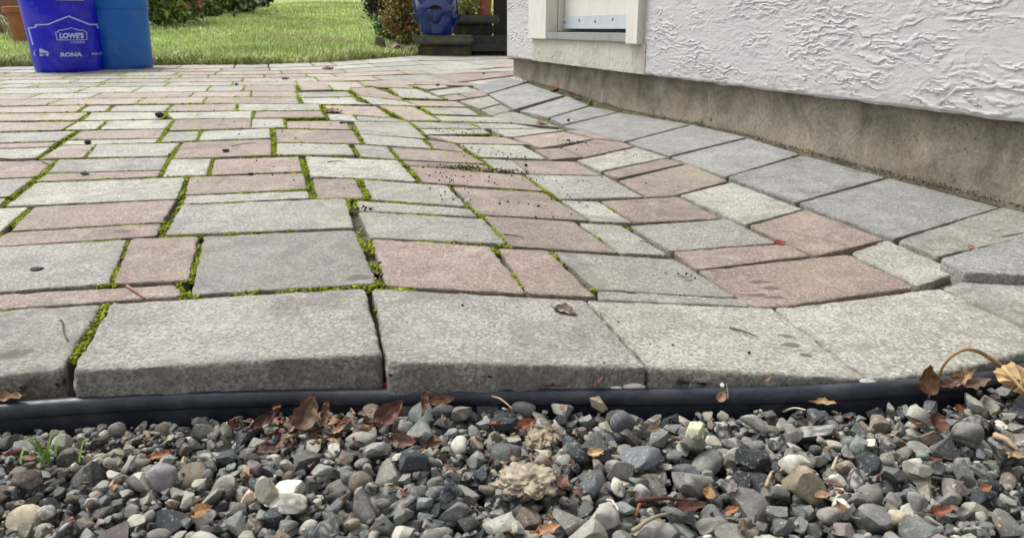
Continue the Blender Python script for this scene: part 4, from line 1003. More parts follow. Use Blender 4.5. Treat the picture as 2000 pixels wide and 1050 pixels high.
text_print("LOWE'S", 141, 71, 42, 11, 'lettering', bold=.055)
text_print("CANADA", 151, 83.5, 25, 4.2, 'lettering', bold=.02)
text_print("RONA", 140, 106.5, 38, 8.2, 'lettering', bold=.06)
text_print("RENO", 186, 106.5, 20, 4.2, 'lettering', bold=.03)
mb = MB(); V = [bmap(x_, y_) for x_, y_ in [(76,109),(75,102),(78,98),(87,95),(97,99),(101,102),(101,109),(88,109)]]; mb.add(V, [[0,1,2,3,7],[7,3,4,5,6]]); mb.build('small_logo_print', M_PRINT, b1)
text_print("LOWE'S", 88.5, 104.5, 19, 4.5, 'lettering', m=M_B1, bold=.03, off=.0016)
gz = (141.5-1)*PX; mb = MB()
a_, b_ = bmap(114, 1.5, .012), bmap(161, 1.5, .012); mb.tube([a_, (a_+b_)/2*np.array([1.015, 1.015, 1]), b_], .0095, 12); mb.build('handle_grip', M_WHITE, b1, True)
mb = MB(); pth = [a_+(b_-a_)*.1, a_]
for k in range(1, 9):
    ph = a1-.42-k*.145; z_ = gz+.06*(k/8)**1.3; pth.append(np.array([(R1(z_)+.008)*math.cos(ph), (R1(z_)+.008)*math.sin(ph), z_]))
mb.tube(pth, .0022, 6); pth = [b_-(b_-a_)*.1, b_]
for k in range(1, 9):
    ph = a1+.28+k*.16; z_ = gz+.06*(k/8)**1.3; pth.append(np.array([(R1(z_)+.008)*math.cos(ph), (R1(z_)+.008)*math.sin(ph), z_]))
mb.tube(pth, .0022, 6); mb.build('wire_handle', mat('steel_wire', (.35, .35, .35), .4, .5, .9), b1, True)

# ------------------------------------------------------------------ pots, ledges and the crate at the back
def terra(name='terracotta', base=(.34, .115, .06)):
    m = mat(name, base, .85, .3); g = N(m); P = g.obj(); n = g.noise(P, 14, 6, .65)
    return g.out(g.mix(g.rng(n, .4, .7, 0, .6), base, (base[0]*1.1, base[1]*1.5, base[2]*1.9)), None, g.bump(n, .4, .003))
M_TC = terra(); M_TC2 = terra('faded_terracotta', (.26, .12, .085))
def pot(loc, prof, m, label, rim=None, name='terracotta_pot'):
    t = empty(name, tuple(loc), label, 'pot'); MB().lathe(prof, 56).build('body', m, t, 'auto')
    if rim: MB().lathe(rim, 56).build('rim', m, t, 'auto')
    return t
p = at(2, 62, 5.9); p[2] = float(lawn_h(p[0], p[1]))
pot(p, [(.001,0),(.15,0),(.165,.01),(.215,.32),(.20,.33),(.15,.02),(.001,.02)], M_TC2, 'large faded terracotta pot at the left edge behind the buckets', [(.214,.31),(.232,.312),(.236,.36),(.222,.365),(.20,.36),(.20,.31)])
p = at(60, 78, 4.9); p[2] = float(lawn_h(p[0], p[1]))
pot(p, [(.001,0),(.085,0),(.09,.01),(.108,.19),(.10,.20),(.08,.02),(.001,.02)], M_TC, 'smaller orange terracotta pot tucked behind the printed bucket', [(.108,.19),(.122,.192),(.124,.225),(.112,.228),(.10,.22),(.10,.19)])
def stone_mat(name, base, moss_amt):
    m = mat(name, base, .9, .25); g = N(m); P = g.pos(); n = g.noise(P, 20, 7, .7); k = g.noise(P, 8, 5, .65, .5)
    c = g.mix(g.rng(n, .35, .65), tuple(x*.6 for x in base), tuple(x*1.3 for x in base)); c = g.mix(g.rng(k, .5, .6, 0, moss_amt), c, (.12, .115, .02))
    return g.out(c, None, g.bump(n, .8, .006))
M_SLAB = stone_mat('weathered_slab', (.10, .10, .10), .75); M_BLK = stone_mat('mossy_block', (.055, .052, .046), .7)
def bx(name, u0, u1, v0, v1, d, dep, m, label, cat, group=None, rot=0, bev=.012):
    a = at(u0, v1, d); b = at(u1, v0, d); w_ = b[0]-a[0]; h_ = b[2]-a[2]
    bm_ = MB().box((-w_/2, 0, 0), (w_/2, dep, h_), Matrix.Rotation(rot, 4, 'Z'), bev)
    return tag(bm_.build(name, m, None, 'auto', ((a[0]+b[0])/2, d, a[2])), label, cat, group)
bx('stone_slab', 809, 923, 70, 87, 4.98, .42, M_SLAB, 'flat grey slab with mossy patches carrying the blue strawberry pot', 'slab')
bx('stone_block', 816, 920, 87.6, 112, 5.02, .34, M_BLK, 'low dark block under the slab, half hidden by grass', 'block')
bx('stone_block', 884, 962, 46.6, 70, 5.42, .40, M_BLK, 'mossy dark block right behind the blue strawberry pot', 'block')
bx('stone_slab', 878, 973, 30, 46, 5.38, .46, M_SLAB, 'upper grey slab under the terracotta flowerpot', 'slab')
bx('wooden_fence', 964, 1120, -140, 100, 5.95, .06, mat('dark_stained_wood', (.018, .016, .015), .8), 'near-black timber panel behind the house corner', 'fence')
# crate
t = empty('plastic_crate', tuple(at(957, 101, 5.05)), 'black plastic crate with triangular openings beside the house corner', 'crate')
M_CR = mat('crate_plastic', (.018, .018, .020), .5); cw = (at(1006, 80, 5.05)-at(922, 80, 5.05))[0]; zt = float(at(950, 71, 5.05)[2]-at(950, 101, 5.05)[2])
mb = MB(); mb.box((-cw/2, .012, .003), (cw/2, .30, .012)); mb.box((-cw/2, .285, .012), (cw/2, .30, zt)); mb.box((-cw/2, .012, .0125), (-cw/2+.01, .284, zt)); mb.box((cw/2-.01, .012, .0125), (cw/2, .284, zt))
mb.box((-cw/2+.011, .004, .004), (cw/2-.011, .011, zt*.55)); mb.build('body', M_CR, t)
MB().box((-cw/2-.006, -.004, zt-.010), (cw/2+.006, .010, zt+.003), None, .002).build('rim', M_CR, t)
mb = MB(); k = 12
for i in range(k):
    x0 = -cw/2+cw*i/k; x1 = x0+cw/k; xm = (x0+x1)/2
    for (xa, xb) in ((x0, xm), (x1, xm)): mb.tube([(xa, .004, zt*.55), (xb, .004, zt-.009)], .0035, 5)
mb.build('lattice', mat('crate_lattice', (.045, .045, .048), .5), t)
# strawberry pot
M_GLZ = mat('cobalt_glaze', (.010, .022, .20), .12, .6); g = N(M_GLZ); n_ = g.noise(g.obj(), 10, 5, .6)
g.out(g.mix(g.rng(n_, .4, .7), (.002, .013, .12), (.006, .032, .22)), g.rng(n_, .3, .7, .10, .28)); g.b.inputs['Coat Weight'].default_value = .5
pb = at(853, 66, 5.12); pb[2] = float(at(853, 69.3, 5.0)[2])
sp = empty('strawberry_pot', tuple(pb), 'glazed cobalt-blue strawberry pot with open side pockets on the grey slab', 'pot')
PXP = 5.12/cT/F*.985
prof = [(26,0),(28,1),(30,8),(33.5,18),(37.5,28),(39.5,38),(39.5,50),(38,62),(35,76),(31,88),(30,96),(36,104),(38,106),(36,108),(33,106),(28,96)]
prof = [(r_*PXP, z_*PXP) for r_, z_ in prof]; prof = [(.001, prof[0][1])]+prof
MB().lathe(prof, 64).build('body', M_GLZ, sp, 'auto')
def prad(z): return float(np.interp(z, [b for a, b in prof[1:13]], [a for a, b in prof[1:13]]))
fa = math.atan2(-pb[1], -pb[0])
M_DK = mat('pocket_shade', (.008, .007, .006), .9)  # near-black colour standing in for the shade inside the pockets
def pocket(ang, zc, wr, hh_):
    """bulging half cup whose rim opens upward; a near-black sheet paints the shade of the opening"""
    V = []; nr, ns = 9, 15; ca, sa = math.cos(ang), math.sin(ang); 
    for j in range(nr):
        v_ = j/(nr-1)                       # 0 bottom tip, 1 rim
        z_ = zc-hh_+hh_*v_; half = wr*math.sin(PI/2*min(1, v_*1.0+.02))**.8
        for i in range(ns):
            th = -PI/2+PI*i/(ns-1); rr_ = prad(z_); out_ = rr_*math.cos(half*math.sin(th)/rr_)-.006+((.048 if abs(ang-fa) < .5 else .034)*v_**.6)*math.cos(th)
            lat = half*math.sin(th); V.append((out_*ca-lat*sa, out_*sa+lat*ca, z_+(.012*v_*(1-math.cos(th)))*0))
    n0 = len(V)
    for i in range(ns):                      # rim rolled outward
        x_, y_, z_ = V[(nr-1)*ns+i]; V.append((x_+.004*ca, y_+.004*sa, z_+.005))
    for i in range(ns):
        x_, y_, z_ = V[(nr-1)*ns+i]; V.append((x_-.006*ca, y_-.006*sa, z_+.003))
    Fs = [[j*ns+i, j*ns+i+1, (j+1)*ns+i+1, (j+1)*ns+i] for j in range(nr+1) for i in range(ns-1)]
    o = MB().add(V, Fs).build('pocket', M_GLZ, sp, True)
    # arched near-black sheet above the rim: painted shade of the opening, not hollowed
    W = []; m_ = 16; 
    for i in range(m_+1):
        th = PI*i/m_; lat = wr*.82*math.cos(th); z_ = zc+.002+wr*.62*math.sin(th); r_ = prad(z_)*math.cos(lat/prad(z_))+.0012; W.append((r_*ca-lat*sa, r_*sa+lat*ca, z_))
    zc_ = (prad(zc)+.0012, 0); Wc = [(r_, l_, z_) for (r_, l_, z_) in W]; k = len(Wc); Wc.append(((prad(zc)+.030)*ca, (prad(zc)+.030)*sa, zc-.004))
    Wc.append(((prad(zc+.02)+.0015)*ca, (prad(zc+.02)+.0015)*sa, zc+wr*.25))
    MB().add(Wc, [[i, i+1, k+1] for i in range(k-1)]+[[0, k+1, k], [k+1, k-1, k]]).build('soil', M_DK, o)
pocket(fa-.03, .148, .054, .085)
pocket(fa-1.30, .128, .048, .070); pocket(fa+1.28, .128, .048, .070)
pocket(fa-.72, .255, .05, .075); pocket(fa+.70, .255, .05, .075); pocket(fa+2.7, .148, .05, .08); pocket(fa+3.8, .25, .05, .08)
# terracotta flowerpot and foliage on the upper slab
zu = float(at(940, 30, 5.38)[2])+.001
p = at(945, 29, 5.56); p[2] = zu
pot(p, [(.001,0),(.046,0),(.048,.006),(.060,.12),(.052,.12),(.04,.01),(.001,.01)], M_TC, 'slim terracotta flowerpot standing on the upper slab by the dark panel', [(.06,.11),(.068,.112),(.069,.145),(.062,.147),(.055,.14),(.055,.11)])
p = at(945, 27, 5.56); 
pot((p[0], p[1], zu+.0001), [(.049,0),(.060,.001),(.064,.018),(.060,.018),(.055,.004),(.0495,.004)], M_TC, 'shallow terracotta saucer under the slim flowerpot', name='plant_saucer')['category'] = 'saucer'
shrub(913, 29, 5.52, .085, .17, 1500, .026, [(.42,.42,.10),(.50,.50,.20),(.28,.32,.07),(.55,.52,.28)], 'yellow-green foliage plant on the upper slab right of the blue pot', name='foliage_plant', cat='plant', seed=12, zb=zu)
for (u, v, w_, h_, col, lab, sd) in [(774,68,28,16,(.20,.12,.10),'pinkish rounded rock at the foot of the rusty shrub',41),(802,72,26,15,(.19,.12,.09),'reddish rock between the rusty shrub and the grey slab',42),(742,66,24,26,(.09,.075,.06),'dark brown upright rock left of the rusty shrub',43)]:
    q = at(u, v+h_/2, 5.15); zz = float(lawn_h(q[0], q[1])); V_, F_ = stone_proto(4, 'sharp', np.random.default_rng(sd)); a = w_/2*5.2/F
    tag(mesh_np('rock', V_*np.array([a, a*.8, max(h_*5.2/F*.62, .03)]), F_, M_STONE, None, True, np.tile(col, (len(V_), 1)), loc=(q[0], q[1], zz+.02)), lab, 'rock', 'rocks edging the right flower bed')

# ------------------------------------------------------------------ fallen leaves, twigs, husks, weeds
def leaf(P, L, W, yaw, pitch, roll, curl, fold, col, label, name='fallen_leaf', lobes=0., stem=.25, seed=1, cup=0., group='fallen leaves'):
    """a dry leaf: blade bent along its length and folded along its midrib, with a stalk"""
    rg = np.random.default_rng(seed); na, nb = 22, 11; V = []; 
    for i in range(na):
        t = i/(na-1); wd_ = math.sin(PI*min(1, t**.8))**.75*(1-.25*t)
        if lobes: wd_ *= 1-lobes*.5*(1+math.cos(t*2*PI*3.5))*(.3+.7*t)
        for j in range(nb):
            s_ = -1+2*j/(nb-1); x_ = L*(t-.5); y_ = W*.5*wd_*s_
            z_ = curl*L*(.25-(t-.5)**2)*-1.*1.6+fold*abs(y_)+cup*W*(s_*s_-.3)*wd_*.5
            z_ += .035*L*math.sin(t*22+seed+abs(s_)*3)*abs(s_)+.008*L*math.sin(t*60-abs(s_)*9)
            V.append((x_, y_, z_))
    V = np.array(V); V += .02*L*np.stack([fbm(V/L*3+seed, 2), fbm(V/L*3+seed+9, 2), 1.6*fbm(V/L*3+seed+20, 2)], 1)
    n_ = len(V); Fs = [[i*nb+j, i*nb+j+1, (i+1)*nb+j+1, (i+1)*nb+j] for i in range(na-1) for j in range(nb-1)]
    V2 = V-np.array([0, 0, .0004]); Fs2 = [[n_+k for k in f[::-1]] for f in Fs]
    R = (Matrix.Rotation(yaw, 3, 'Z') @ Matrix.Rotation(-pitch, 3, 'Y') @ Matrix.Rotation(roll, 3, 'X')); R = np.array(R)
    mb = MB(); s_ = np.tile(np.abs(np.linspace(-1, 1, nb)), na)
    cc_ = (np.array(col)*np.array([.74, .78, .82]))[None]*(1+.5*fbm(V/L*4+seed, 4))[:, None]*(.85+.45*(s_ < .12)+.18*np.sin((V[:, 0]/L+.5)*60-s_*9))[:, None]
    cc_ = np.clip(cc_, .004, 1)
    mb.add(V@R.T, Fs); mb.add(V2@R.T, Fs2); mb.c = [cc_, cc_*.85]
    if stem:
        st = [np.array([-L*.5+.002, 0, V[nb//2][2]]), np.array([-L*(.5+stem*.6), L*.03, V[nb//2][2]+L*.03]), np.array([-L*(.5+stem), L*.08, V[nb//2][2]+L*.02])]
        mb.tube([R@q for q in st], [.0009, .0007, .0006], 5, np.array(col)*.6)
    return tag(mb.build(name, M_LEAF, None, True, tuple(P), True), label, 'leaf', group)
BR = (.21,.115,.065); OR = (.33,.18,.09); TN = (.42,.27,.13); DR = (.13,.045,.032); GB_ = (.24,.16,.10)
GLEAF = [(605,820,90,60,1.2,.9,.5,.5,.4,BR,.5,'large reddish-brown pointed leaf standing against the edging, left of centre'),
 (546,798,34,16,-.5,.5,.2,.7,.3,(.48,.25,.06),0,'small golden curled leaf on the gravel under the edging'),
 (640,815,60,20,1.45,1.1,.3,.3,.5,(.26,.12,.07),0,'narrow upright brown leaf right of the large pointed one'),
 (525,825,80,22,.6,.5,.9,.4,.5,DR,0,'dark wine-red leaf sliver at the left of the leaf heap'),
 (665,842,34,20,.5,.4,.2,.3,.3,OR,0,'short orange-brown leaf below the narrow upright one'),
 (762,815,88,46,.75,.45,.8,.8,.9,(.27,.12,.085),0,'rolled brown leaf with visible veins near the edging, centre-left'),
 (865,785,62,22,0.05,.15,1.1,.4,.4,(.30,.15,.07),0,'long tan-brown leaf lying level against the edging'),
 (832,790,56,16,1.5,1.1,.3,.3,.5,(.22,.09,.05),0,'thin dark upright leaf left of the level tan-brown leaf'),
 (790,862,72,36,-.4,.1,.6,.9,.7,(.22,.12,.085),0,'ribbed brown leaf above the dark blue-grey stone'),
 (845,865,66,38,-.55,.15,.5,.7,.6,(.27,.19,.13),0,'ribbed pale brown leaf right of the darker ribbed one'),
 (530,880,70,26,-.15,.1,.3,.3,.3,DR,0,'flat dark red leaf on the gravel below the leaf heap'),
 (1030,832,46,36,.3,.4,.4,.5,.4,(.20,.055,.025),.6,'ragged dark orange leaf left of the beige clump'),
 (1098,943,38,36,1.2,.3,.5,.2,.1,(.42,.22,.13),0,'flat salmon-brown leaf fragment at the right of the beige clump'),
 (1162,885,40,26,.1,.2,.3,.6,.4,(.50,.32,.14),0,'small tan leaf fragment above right of the beige clump'),
 (1275,840,36,20,.1,.1,.3,.3,.3,(.19,.12,.06),0,'small brown leaf on a white stone near the dark oval pebble'),
 (1405,780,32,22,.9,.7,.3,.4,.4,OR,0,'small orange leaf tip by the edging, right of centre'),
 (1598,785,66,22,-.65,.1,.5,.25,.25,(.50,.29,.14),0,'slender peach-brown leaf lying on a stone near the edging'),
 (400,1000,48,40,.2,.3,.3,.3,.2,(.30,.13,.03),0,'orange-brown leaf fragment near the bottom left'),
 (1070,1036,60,34,.1,.35,.2,.4,.3,(.40,.19,.09),.3,'orange-tan leaf at the bottom edge of the gravel'),
 (1380,965,32,30,1.1,.5,.3,.2,.2,(.46,.24,.09),0,'small orange oval leaf in the right half of the gravel'),
 (1345,990,76,30,-.15,.3,.3,.6,.5,(.095,.03,.02),0,'glossy dark red leaf left of the small orange oval one'),
 (1425,998,34,22,.1,.4,.3,.4,.4,(.36,.13,.05),.4,'rusty leaf crumb right of the glossy dark red leaf'),
 (1822,830,50,56,1.2,.6,.4,.6,.5,(.15,.05,.025),.7,'torn dark brown leaf below the curved stalk'),
 (1865,803,30,32,1.4,.5,.4,.4,.4,(.20,.07,.02),0,'small chestnut leaf right of the torn dark brown one'),
 (1600,970,38,24,-.5,.4,.3,.5,.5,(.50,.28,.16),.4,'little salmon curled leaf in the lower right gravel'),
 (1830,1000,56,28,-.1,.4,.4,.6,.5,(.28,.09,.04),.5,'crumpled rust-red leaf near the bottom right corner'),
 (1975,890,60,16,-.9,.2,.5,.4,.4,(.40,.28,.15),0,'thin straw-brown leaf curl at the right edge of the gravel'),
 (1420,950,40,44,1.0,.4,.2,.2,.1,(.20,.17,.14),.7,'grey lobed leaf right of the small orange oval one'),
 (320,890,60,20,.2,.3,.4,.5,.4,(.30,.11,.04),0,'narrow orange-brown leaf among stones above the round pebble'),
 (1915,955,30,20,.2,.3,.4,.5,.4,(.32,.12,.05),0,'tiny rust leaf in the far right gravel')]
for i, (u, v, l_, w_, yw, pt_, rl, cu, fo, col, lb, lab) in enumerate(GLEAF):
    p = ongravel(u, v+4); dep = p[1]*cT+(CH-p[2])*sT; k = dep/F
    leaf(p+np.array([0, -.004, .22*l_*k*math.sin(pt_)+.005]), l_*k*.85, w_*k*.95, yw, pt_*.85, rl, cu*.7, fo, col, lab, lobes=lb*.6, seed=i+1, stem=.22 if l_ > 40 else 0, cup=.15)
PLEAF = [(1104,612,50,15,-.75,.05,.3,.5,.9,(.23,.15,.10),0,'dry rolled brown leaf on the border paver right of the wide gap'),
 (1106,748,58,20,.2,.4,1.0,.4,.5,(.26,.11,.07),0,'brown leaf wedged between the edging and the border paver, below the rolled leaf'),
 (1172,737,44,14,1.0,.8,.5,.4,.5,(.25,.12,.08),0,'upright brown leaf against the border paver face left of the white stone'),
 (848,747,52,14,.1,.1,1.1,.5,.5,(.24,.11,.05),0,'orange-brown leaf behind the edging right of the pink tape'),
 (803,751,26,10,.0,.1,.9,.5,.5,DR,0,'dark red leaf sliver behind the edging right of the pink tape'),
 (10,777,90,22,-.15,.1,.7,.4,.4,(.36,.19,.10),0,'tan leaf on the edging at the left end'),
 (1523,476,20,10,-.1,.1,.3,.3,.3,(.32,.02,.02),0,'small bright red leaf in the joint of the pink pavers'),
 (654,219,30,16,.2,.1,.3,.4,.4,(.48,.30,.20),.6,'pale pinkish ragged leaf on the middle of the patio'),
 (1060,242,22,12,.2,.1,.3,.4,.4,(.48,.27,.19),.5,'pink-brown leaf at the edge of the foundation slabs'),
 (1085,177,18,14,.3,.3,.3,.6,.5,(.30,.15,.08),0,'curled brown leaf at the foot of the foundation, farther one'),
 (1121,187,15,13,.8,.3,.3,.6,.5,(.24,.12,.07),0,'curled brown leaf at the foot of the foundation, nearer one'),
 (1576,299,14,7,.1,.1,.3,.4,.4,(.55,.33,.14),0,'tiny tan leaf against the foundation at a slab joint'),
 (1900,487,16,9,-.1,.1,.3,.4,.4,(.50,.26,.14),0,'tiny orange leaf on the frontmost foundation slab'),
 (641,134,22,8,0,.1,.3,.4,.4,(.20,.12,.08),0,'small dark leaf on the paving near the lawn'),
 (558,154,14,6,0,.1,.3,.4,.4,(.18,.11,.08),0,'tiny dark leaf left of the small dark leaf near the lawn'),
 (670,240,14,7,0,.1,.3,.4,.4,(.16,.11,.09),0,'tiny brown leaf on a pink paver in the middle distance'),
 (1500,745,16,8,.4,.5,.3,.4,.4,(.30,.15,.07),0,'little brown leaf tip behind the edging right of centre')]
for i, (u, v, l_, w_, yw, pt_, rl, cu, fo, col, lb, lab) in enumerate(PLEAF):
    p = onpatio(u, v+1) if v < 735 else nearE(u, v, .006); dep = p[1]*cT+(CH-p[2])*sT; k = dep/F
    leaf(p+np.array([0, 0, .002+.2*l_*k*math.sin(pt_)]), l_*k*1.1, w_*k*(1.2 if v > 700 else 2.2), yw, pt_, rl*.5, cu*.6, fo, col, lab, lobes=lb, seed=60+i, stem=.2 if l_ > 28 else 0, cup=.2)
# big tan leaf with an arching stalk at the right
p0 = hit(1956, 716, -.010); p0[1] -= .015
st = [hit(1832, 742, -.008), hit(1842, 712, .010), hit(1862, 690, .024), hit(1888, 680, .030), hit(1915, 686, .026), hit(1940, 702, .012), p0+np.array([0, 0, .002])]
st = [np.array([q[0], .66+.0*i, q[2]]) if False else q for i, q in enumerate(st)]
yst = np.linspace(st[0][1]-.02, p0[1], len(st))
stp = []
for (u, v), y_ in zip([(1832,742),(1840,715),(1862,690),(1886,680),(1912,685),(1935,700),(1957,716)], np.linspace(.008, .030, 7)): stp.append(nearE(u, v, y_))
big = empty('fallen_leaf', tuple(stp[-1]), 'large tan dry leaf with a long arching stalk at the right edge', 'leaf', 'fallen leaves')
stl = [q-stp[-1] for q in stp]
sq = spline(stl, 40)
MB().tube([q for q in sq], list(np.linspace(.0010, .0019, 40)), 8, (.34, .21, .10)).build('stalk', M_LEAF, big, True, None, True)
out_pts = [(1957,714),(1975,706),(2010,722),(2045,740),(2030,790),(2000,772),(1984,766),(1978,758),(1962,755),(1953,745),(1944,738),(1940,726)]

ring_ = []
for k_, (u, v) in enumerate(out_pts): ring_.append(nearE(u, v, .030+.0004*(v-710)+.003*math.sin(k_*2.3))-stp[-1])
ring_ = np.array(ring_+[ring_[0]]); fine = []
for a, b in zip(ring_[:-1], ring_[1:]):
    for k_ in range(6): fine.append(a+(b-a)*k_/6)
fine = np.array(fine); nf_ = len(fine); fine = fine+.0016*np.stack([fbm(fine*160, 2), fbm(fine*160+5, 2), fbm(fine*160+9, 2)], 1)
c_ = fine.mean(0); Vb = [fine]
for s_ in (.85, .65, .45, .25): 
    q = c_+(fine-c_)*s_; q = q+np.array([0, -.007, .004])*(1-s_*s_)+.0022*np.stack([0*q[:, 0], fbm(q*90, 3), fbm(q*90+7, 3)], 1); Vb.append(q)
Vb.append((c_+np.array([0, -.007, .004]))[None]); Vb = np.concatenate(Vb); Fs = []
for r_ in range(4):
    for i in range(nf_): j = (i+1) % nf_; Fs.append([r_*nf_+i, r_*nf_+j, (r_+1)*nf_+j, (r_+1)*nf_+i])
Fs += [[4*nf_+i, 4*nf_+(i+1) % nf_, 5*nf_] for i in range(nf_)]
cc_ = np.array([.46, .31, .15])*(1+.4*fbm(Vb*60, 3))[:, None]
mb = MB(); mb.add(Vb, Fs); mb.add(Vb+np.array([.0, .0006, -.0002]), [f[::-1] for f in Fs]); mb.c = [cc_, cc_*.9]; mb.build('blade', M_LEAF, big, True, None, True)
for (u0, v0, u1, v1) in [(1957,716,2040,780),(1957,716,2030,735)]:
    pass
ri_ = [nearE(u, v, .030+.0004*(v-710)+.010)-stp[-1] for u, v in [(1958,716),(1975,735),(1990,752),(2015,778)]]
MB().tube(ri_, [.0016, .0013, .001, .0006], 6, (.58, .44, .22)).build('midrib', M_LEAF, big, True, None, True)
p = nearE(1816, 742, .022); leaf(p, .024, .020, 1.45, 1.2, .3, .5, .5, (.26,.125,.05), 'small chestnut-orange leaf hanging at the stalk foot over the edging', lobes=0, seed=91, stem=.1)
for (u, v, l_, w_, yw, pt_, rl, col, lab, sd) in [(1880,733,.035,.016,.3,.4,.5,(.36,.22,.10),'crumpled tan leaf scrap on the edging between stalk and large leaf',92),(1905,742,.03,.02,-.1,.2,.3,(.25,.16,.09),'brown leaf scrap just below the crumpled tan one',93),(1858,742,.028,.012,.2,.3,.4,(.11,.04,.03),'dark red leaf scrap on the edging under the arching stalk',94)]:
    leaf(nearE(u, v, .014+.006*(sd-91)), l_*.8, w_*.8, yw, pt_, rl, .6, .5, col, lab, lobes=.4, seed=sd, stem=0)
# beige crumpled clump of rotten bark
def clump(u0, v0, w_, h_, label, seed, col):
    p = ongravel(u0, v0); k = (p[1]*cT+(CH-p[2])*sT)/F; V_, F_ = ico(5); V_ = V_.copy()
    q = V_*np.array([w_/2*k, h_*.55*k, .006]); d_ = fbm(V_*2.2+seed, 5, .6); q = q*(1+.35*d_)[:, None]; q[:, 2] += .0016*np.abs(fbm(V_*2.6+seed, 5, .65))
    cc_ = np.array(col)*(1+.45*fbm(V_*5+seed, 4))[:, None]
    return tag(mesh_np('bark_clump', q, F_, M_LEAF, None, True, cc_, loc=(p[0], p[1], p[2]+.0025)), label, 'bark clump')
clump(1058,862,56,70,'crusty beige clump of rotten bark, upper one, in the middle of the gravel',3,(.27,.22,.155))
clump(1030,945,112,80,'wide flaky beige clump of rotten bark, below the crusty one',4,(.30,.25,.18))
# twigs
def twig(pts, r0, col, label, name='twig', group='twigs and needles'):
    P = np.array(pts); o = P[0]; Q = spline(P-o, 14); Q = Q+.0006*np.stack([noise3(Q*200+7), noise3(Q*200+17), 0*Q[:, 0]], 1)
    return tag(MB().tube(list(Q), list(np.linspace(r0, r0*.5, len(Q))), 6, col).build(name, M_LEAF, None, True, tuple(o), True), label, 'twig', group)
def ptw(u0, v0, u1, v1, lift=.0018): return [onpatio(u0, v0)+np.array([0, 0, lift]), onpatio((u0+u1)/2, (v0+v1)/2)+np.array([0, 0, lift+.001]), onpatio(u1, v1)+np.array([0, 0, lift])]
twig(ptw(1425,643,1480,661), .0011, (.10,.055,.04), 'thin dark twig on the pale border paver')
twig(ptw(249,562,284,586), .0018, (.26,.12,.08), 'short reddish twig lying across the narrow pink paver strip')
twig(ptw(985,460,1020,466), .0009, (.05,.04,.03), 'fine dark twig on a pink paver in the middle')
twig(ptw(1250,473,1275,480), .0008, (.06,.05,.04), 'tiny dark needle on a grey paver right of the middle')
twig(ptw(0,311,48,317), .0012, (.07,.05,.04), 'dark thin twig at the left edge of the patio')
twig(ptw(82,317,103,326), .0012, (.12,.07,.05), 'short brown twig on a pink paver at the left')
twig(ptw(452,287,500,280), .0009, (.12,.08,.06), 'long fine needle on the pink paver beside a dark husk')
twig(ptw(118,629,122,624)+ptw(120,664,134,668)[1:], .0010, (.06,.05,.035), 'crooked dark twig on the leftmost border paver')
twig(ptw(244,641,268,652), .0012, (.13,.12,.04), 'greenish moss twig on the left grey border paver')
twig(ptw(640,318,676,317), .0012, (.22,.13,.10), 'brown forked twig on a pale grey paver in the middle distance')
twig(ptw(1955,466,1998,458), .0009, (.07,.05,.03), 'thin dark needle at the right along a slab joint')
def gtw(u0, v0, u1, v1, dz0=.004, dz1=.006): a = ongravel(u0, v0); b = ongravel(u1, v1); return [a+np.array([0, 0, dz0]), (a+b)/2+np.array([0, 0, (dz0+dz1)/2+.003]), b+np.array([0, 0, dz1])]
twig(gtw(1235,1048,1305,1018), .0016, (.30,.25,.18), 'pale curved twig at the bottom edge of the gravel')
twig(gtw(1240,1018,1256,990), .0013, (.42,.16,.06), 'short orange needle standing among the stones')
twig(gtw(1186,986,1206,1012), .0009, (.55,.53,.50), 'thin white stem left of the short orange needle')
twig(gtw(1240,988,1360,996), .0016, (.075,.025,.02), 'glossy dark red twig beside the glossy red leaf')
twig(gtw(960,782,1000,812), .0010, (.35,.24,.16), 'tan pine needle leaning on stones below the edging')
twig(gtw(1624,928,1634,905), .0014, (.38,.31,.22), 'short pale stem upright in the right gravel')
twig(gtw(1940,860,1985,895), .0026, (.42,.31,.18), 'thick straw-coloured stem at the right of the gravel')
twig(gtw(1495,960,1508,934), .0014, (.36,.28,.18), 'beige stem leaning in the gravel right of the orange oval leaf')
twig([nearE(1421,778,.015), nearE(1421,762,.014), nearE(1419,748,.012)], .0010, (.32,.27,.2), 'short pale stick poking up behind the edging')
twig(gtw(1528,812,1572,814), .0010, (.48,.44,.34), 'white curved straw on a grey stone below the peach-brown leaf')
# husks and chips on the patio
def husk(u, v, w_, h_, col, label, name='seed_husk', cat='husk', seed=1, kind='round'):
    p = onpatio(u, v+h_*.35); k = (p[1]*cT+(CH-p[2])*sT)/F; V_, F_ = stone_proto(3, kind, np.random.default_rng(seed))
    V_ = V_*(1+.12*fbm(V_*3+seed, 2))[:, None]
    tag(mesh_np(name, V_*np.array([w_/2*k, w_/2*k*.85, h_/2*k]), F_, M_STONE, None, True, np.array(col)*np.ones((len(V_), 1)), loc=(p[0], p[1], p[2]+h_*.45*k)), label, cat, 'husks and chips on the patio')
husk(312,225,17,12,(.028,.022,.018),'round dark seed husk on the patio, farthest left of centre',seed=1)
husk(172,278,13,10,(.035,.03,.028),'small dark square-ish husk near the left edge of the patio',seed=2)
husk(441,294,14,6,(.03,.02,.018),'flat dark husk on a pink paver',seed=3)
husk(490,340,11,6,(.035,.03,.03),'tiny black husk in a mossy joint',seed=4)
husk(72,525,26,6,(.008,.008,.01),'glossy black seed on the grey paver at the left',seed=5)
husk(167,338,18,9,(.13,.145,.14),'grey-green stone chip on the narrow pink paver','stone_chip','stone chip',6,'sharp')
husk(912,394,13,9,(.6,.6,.56),'white stone chip at a joint in the middle of the patio','stone_chip','stone chip',7,'sharp')
husk(458,467,16,7,(.33,.31,.24),'pale beige chip on the dark grey paver','stone_chip','stone chip',8,'sharp')
husk(1110,274,9,4,(.05,.04,.03),'dark crumb at the stained pink paver',seed=9)
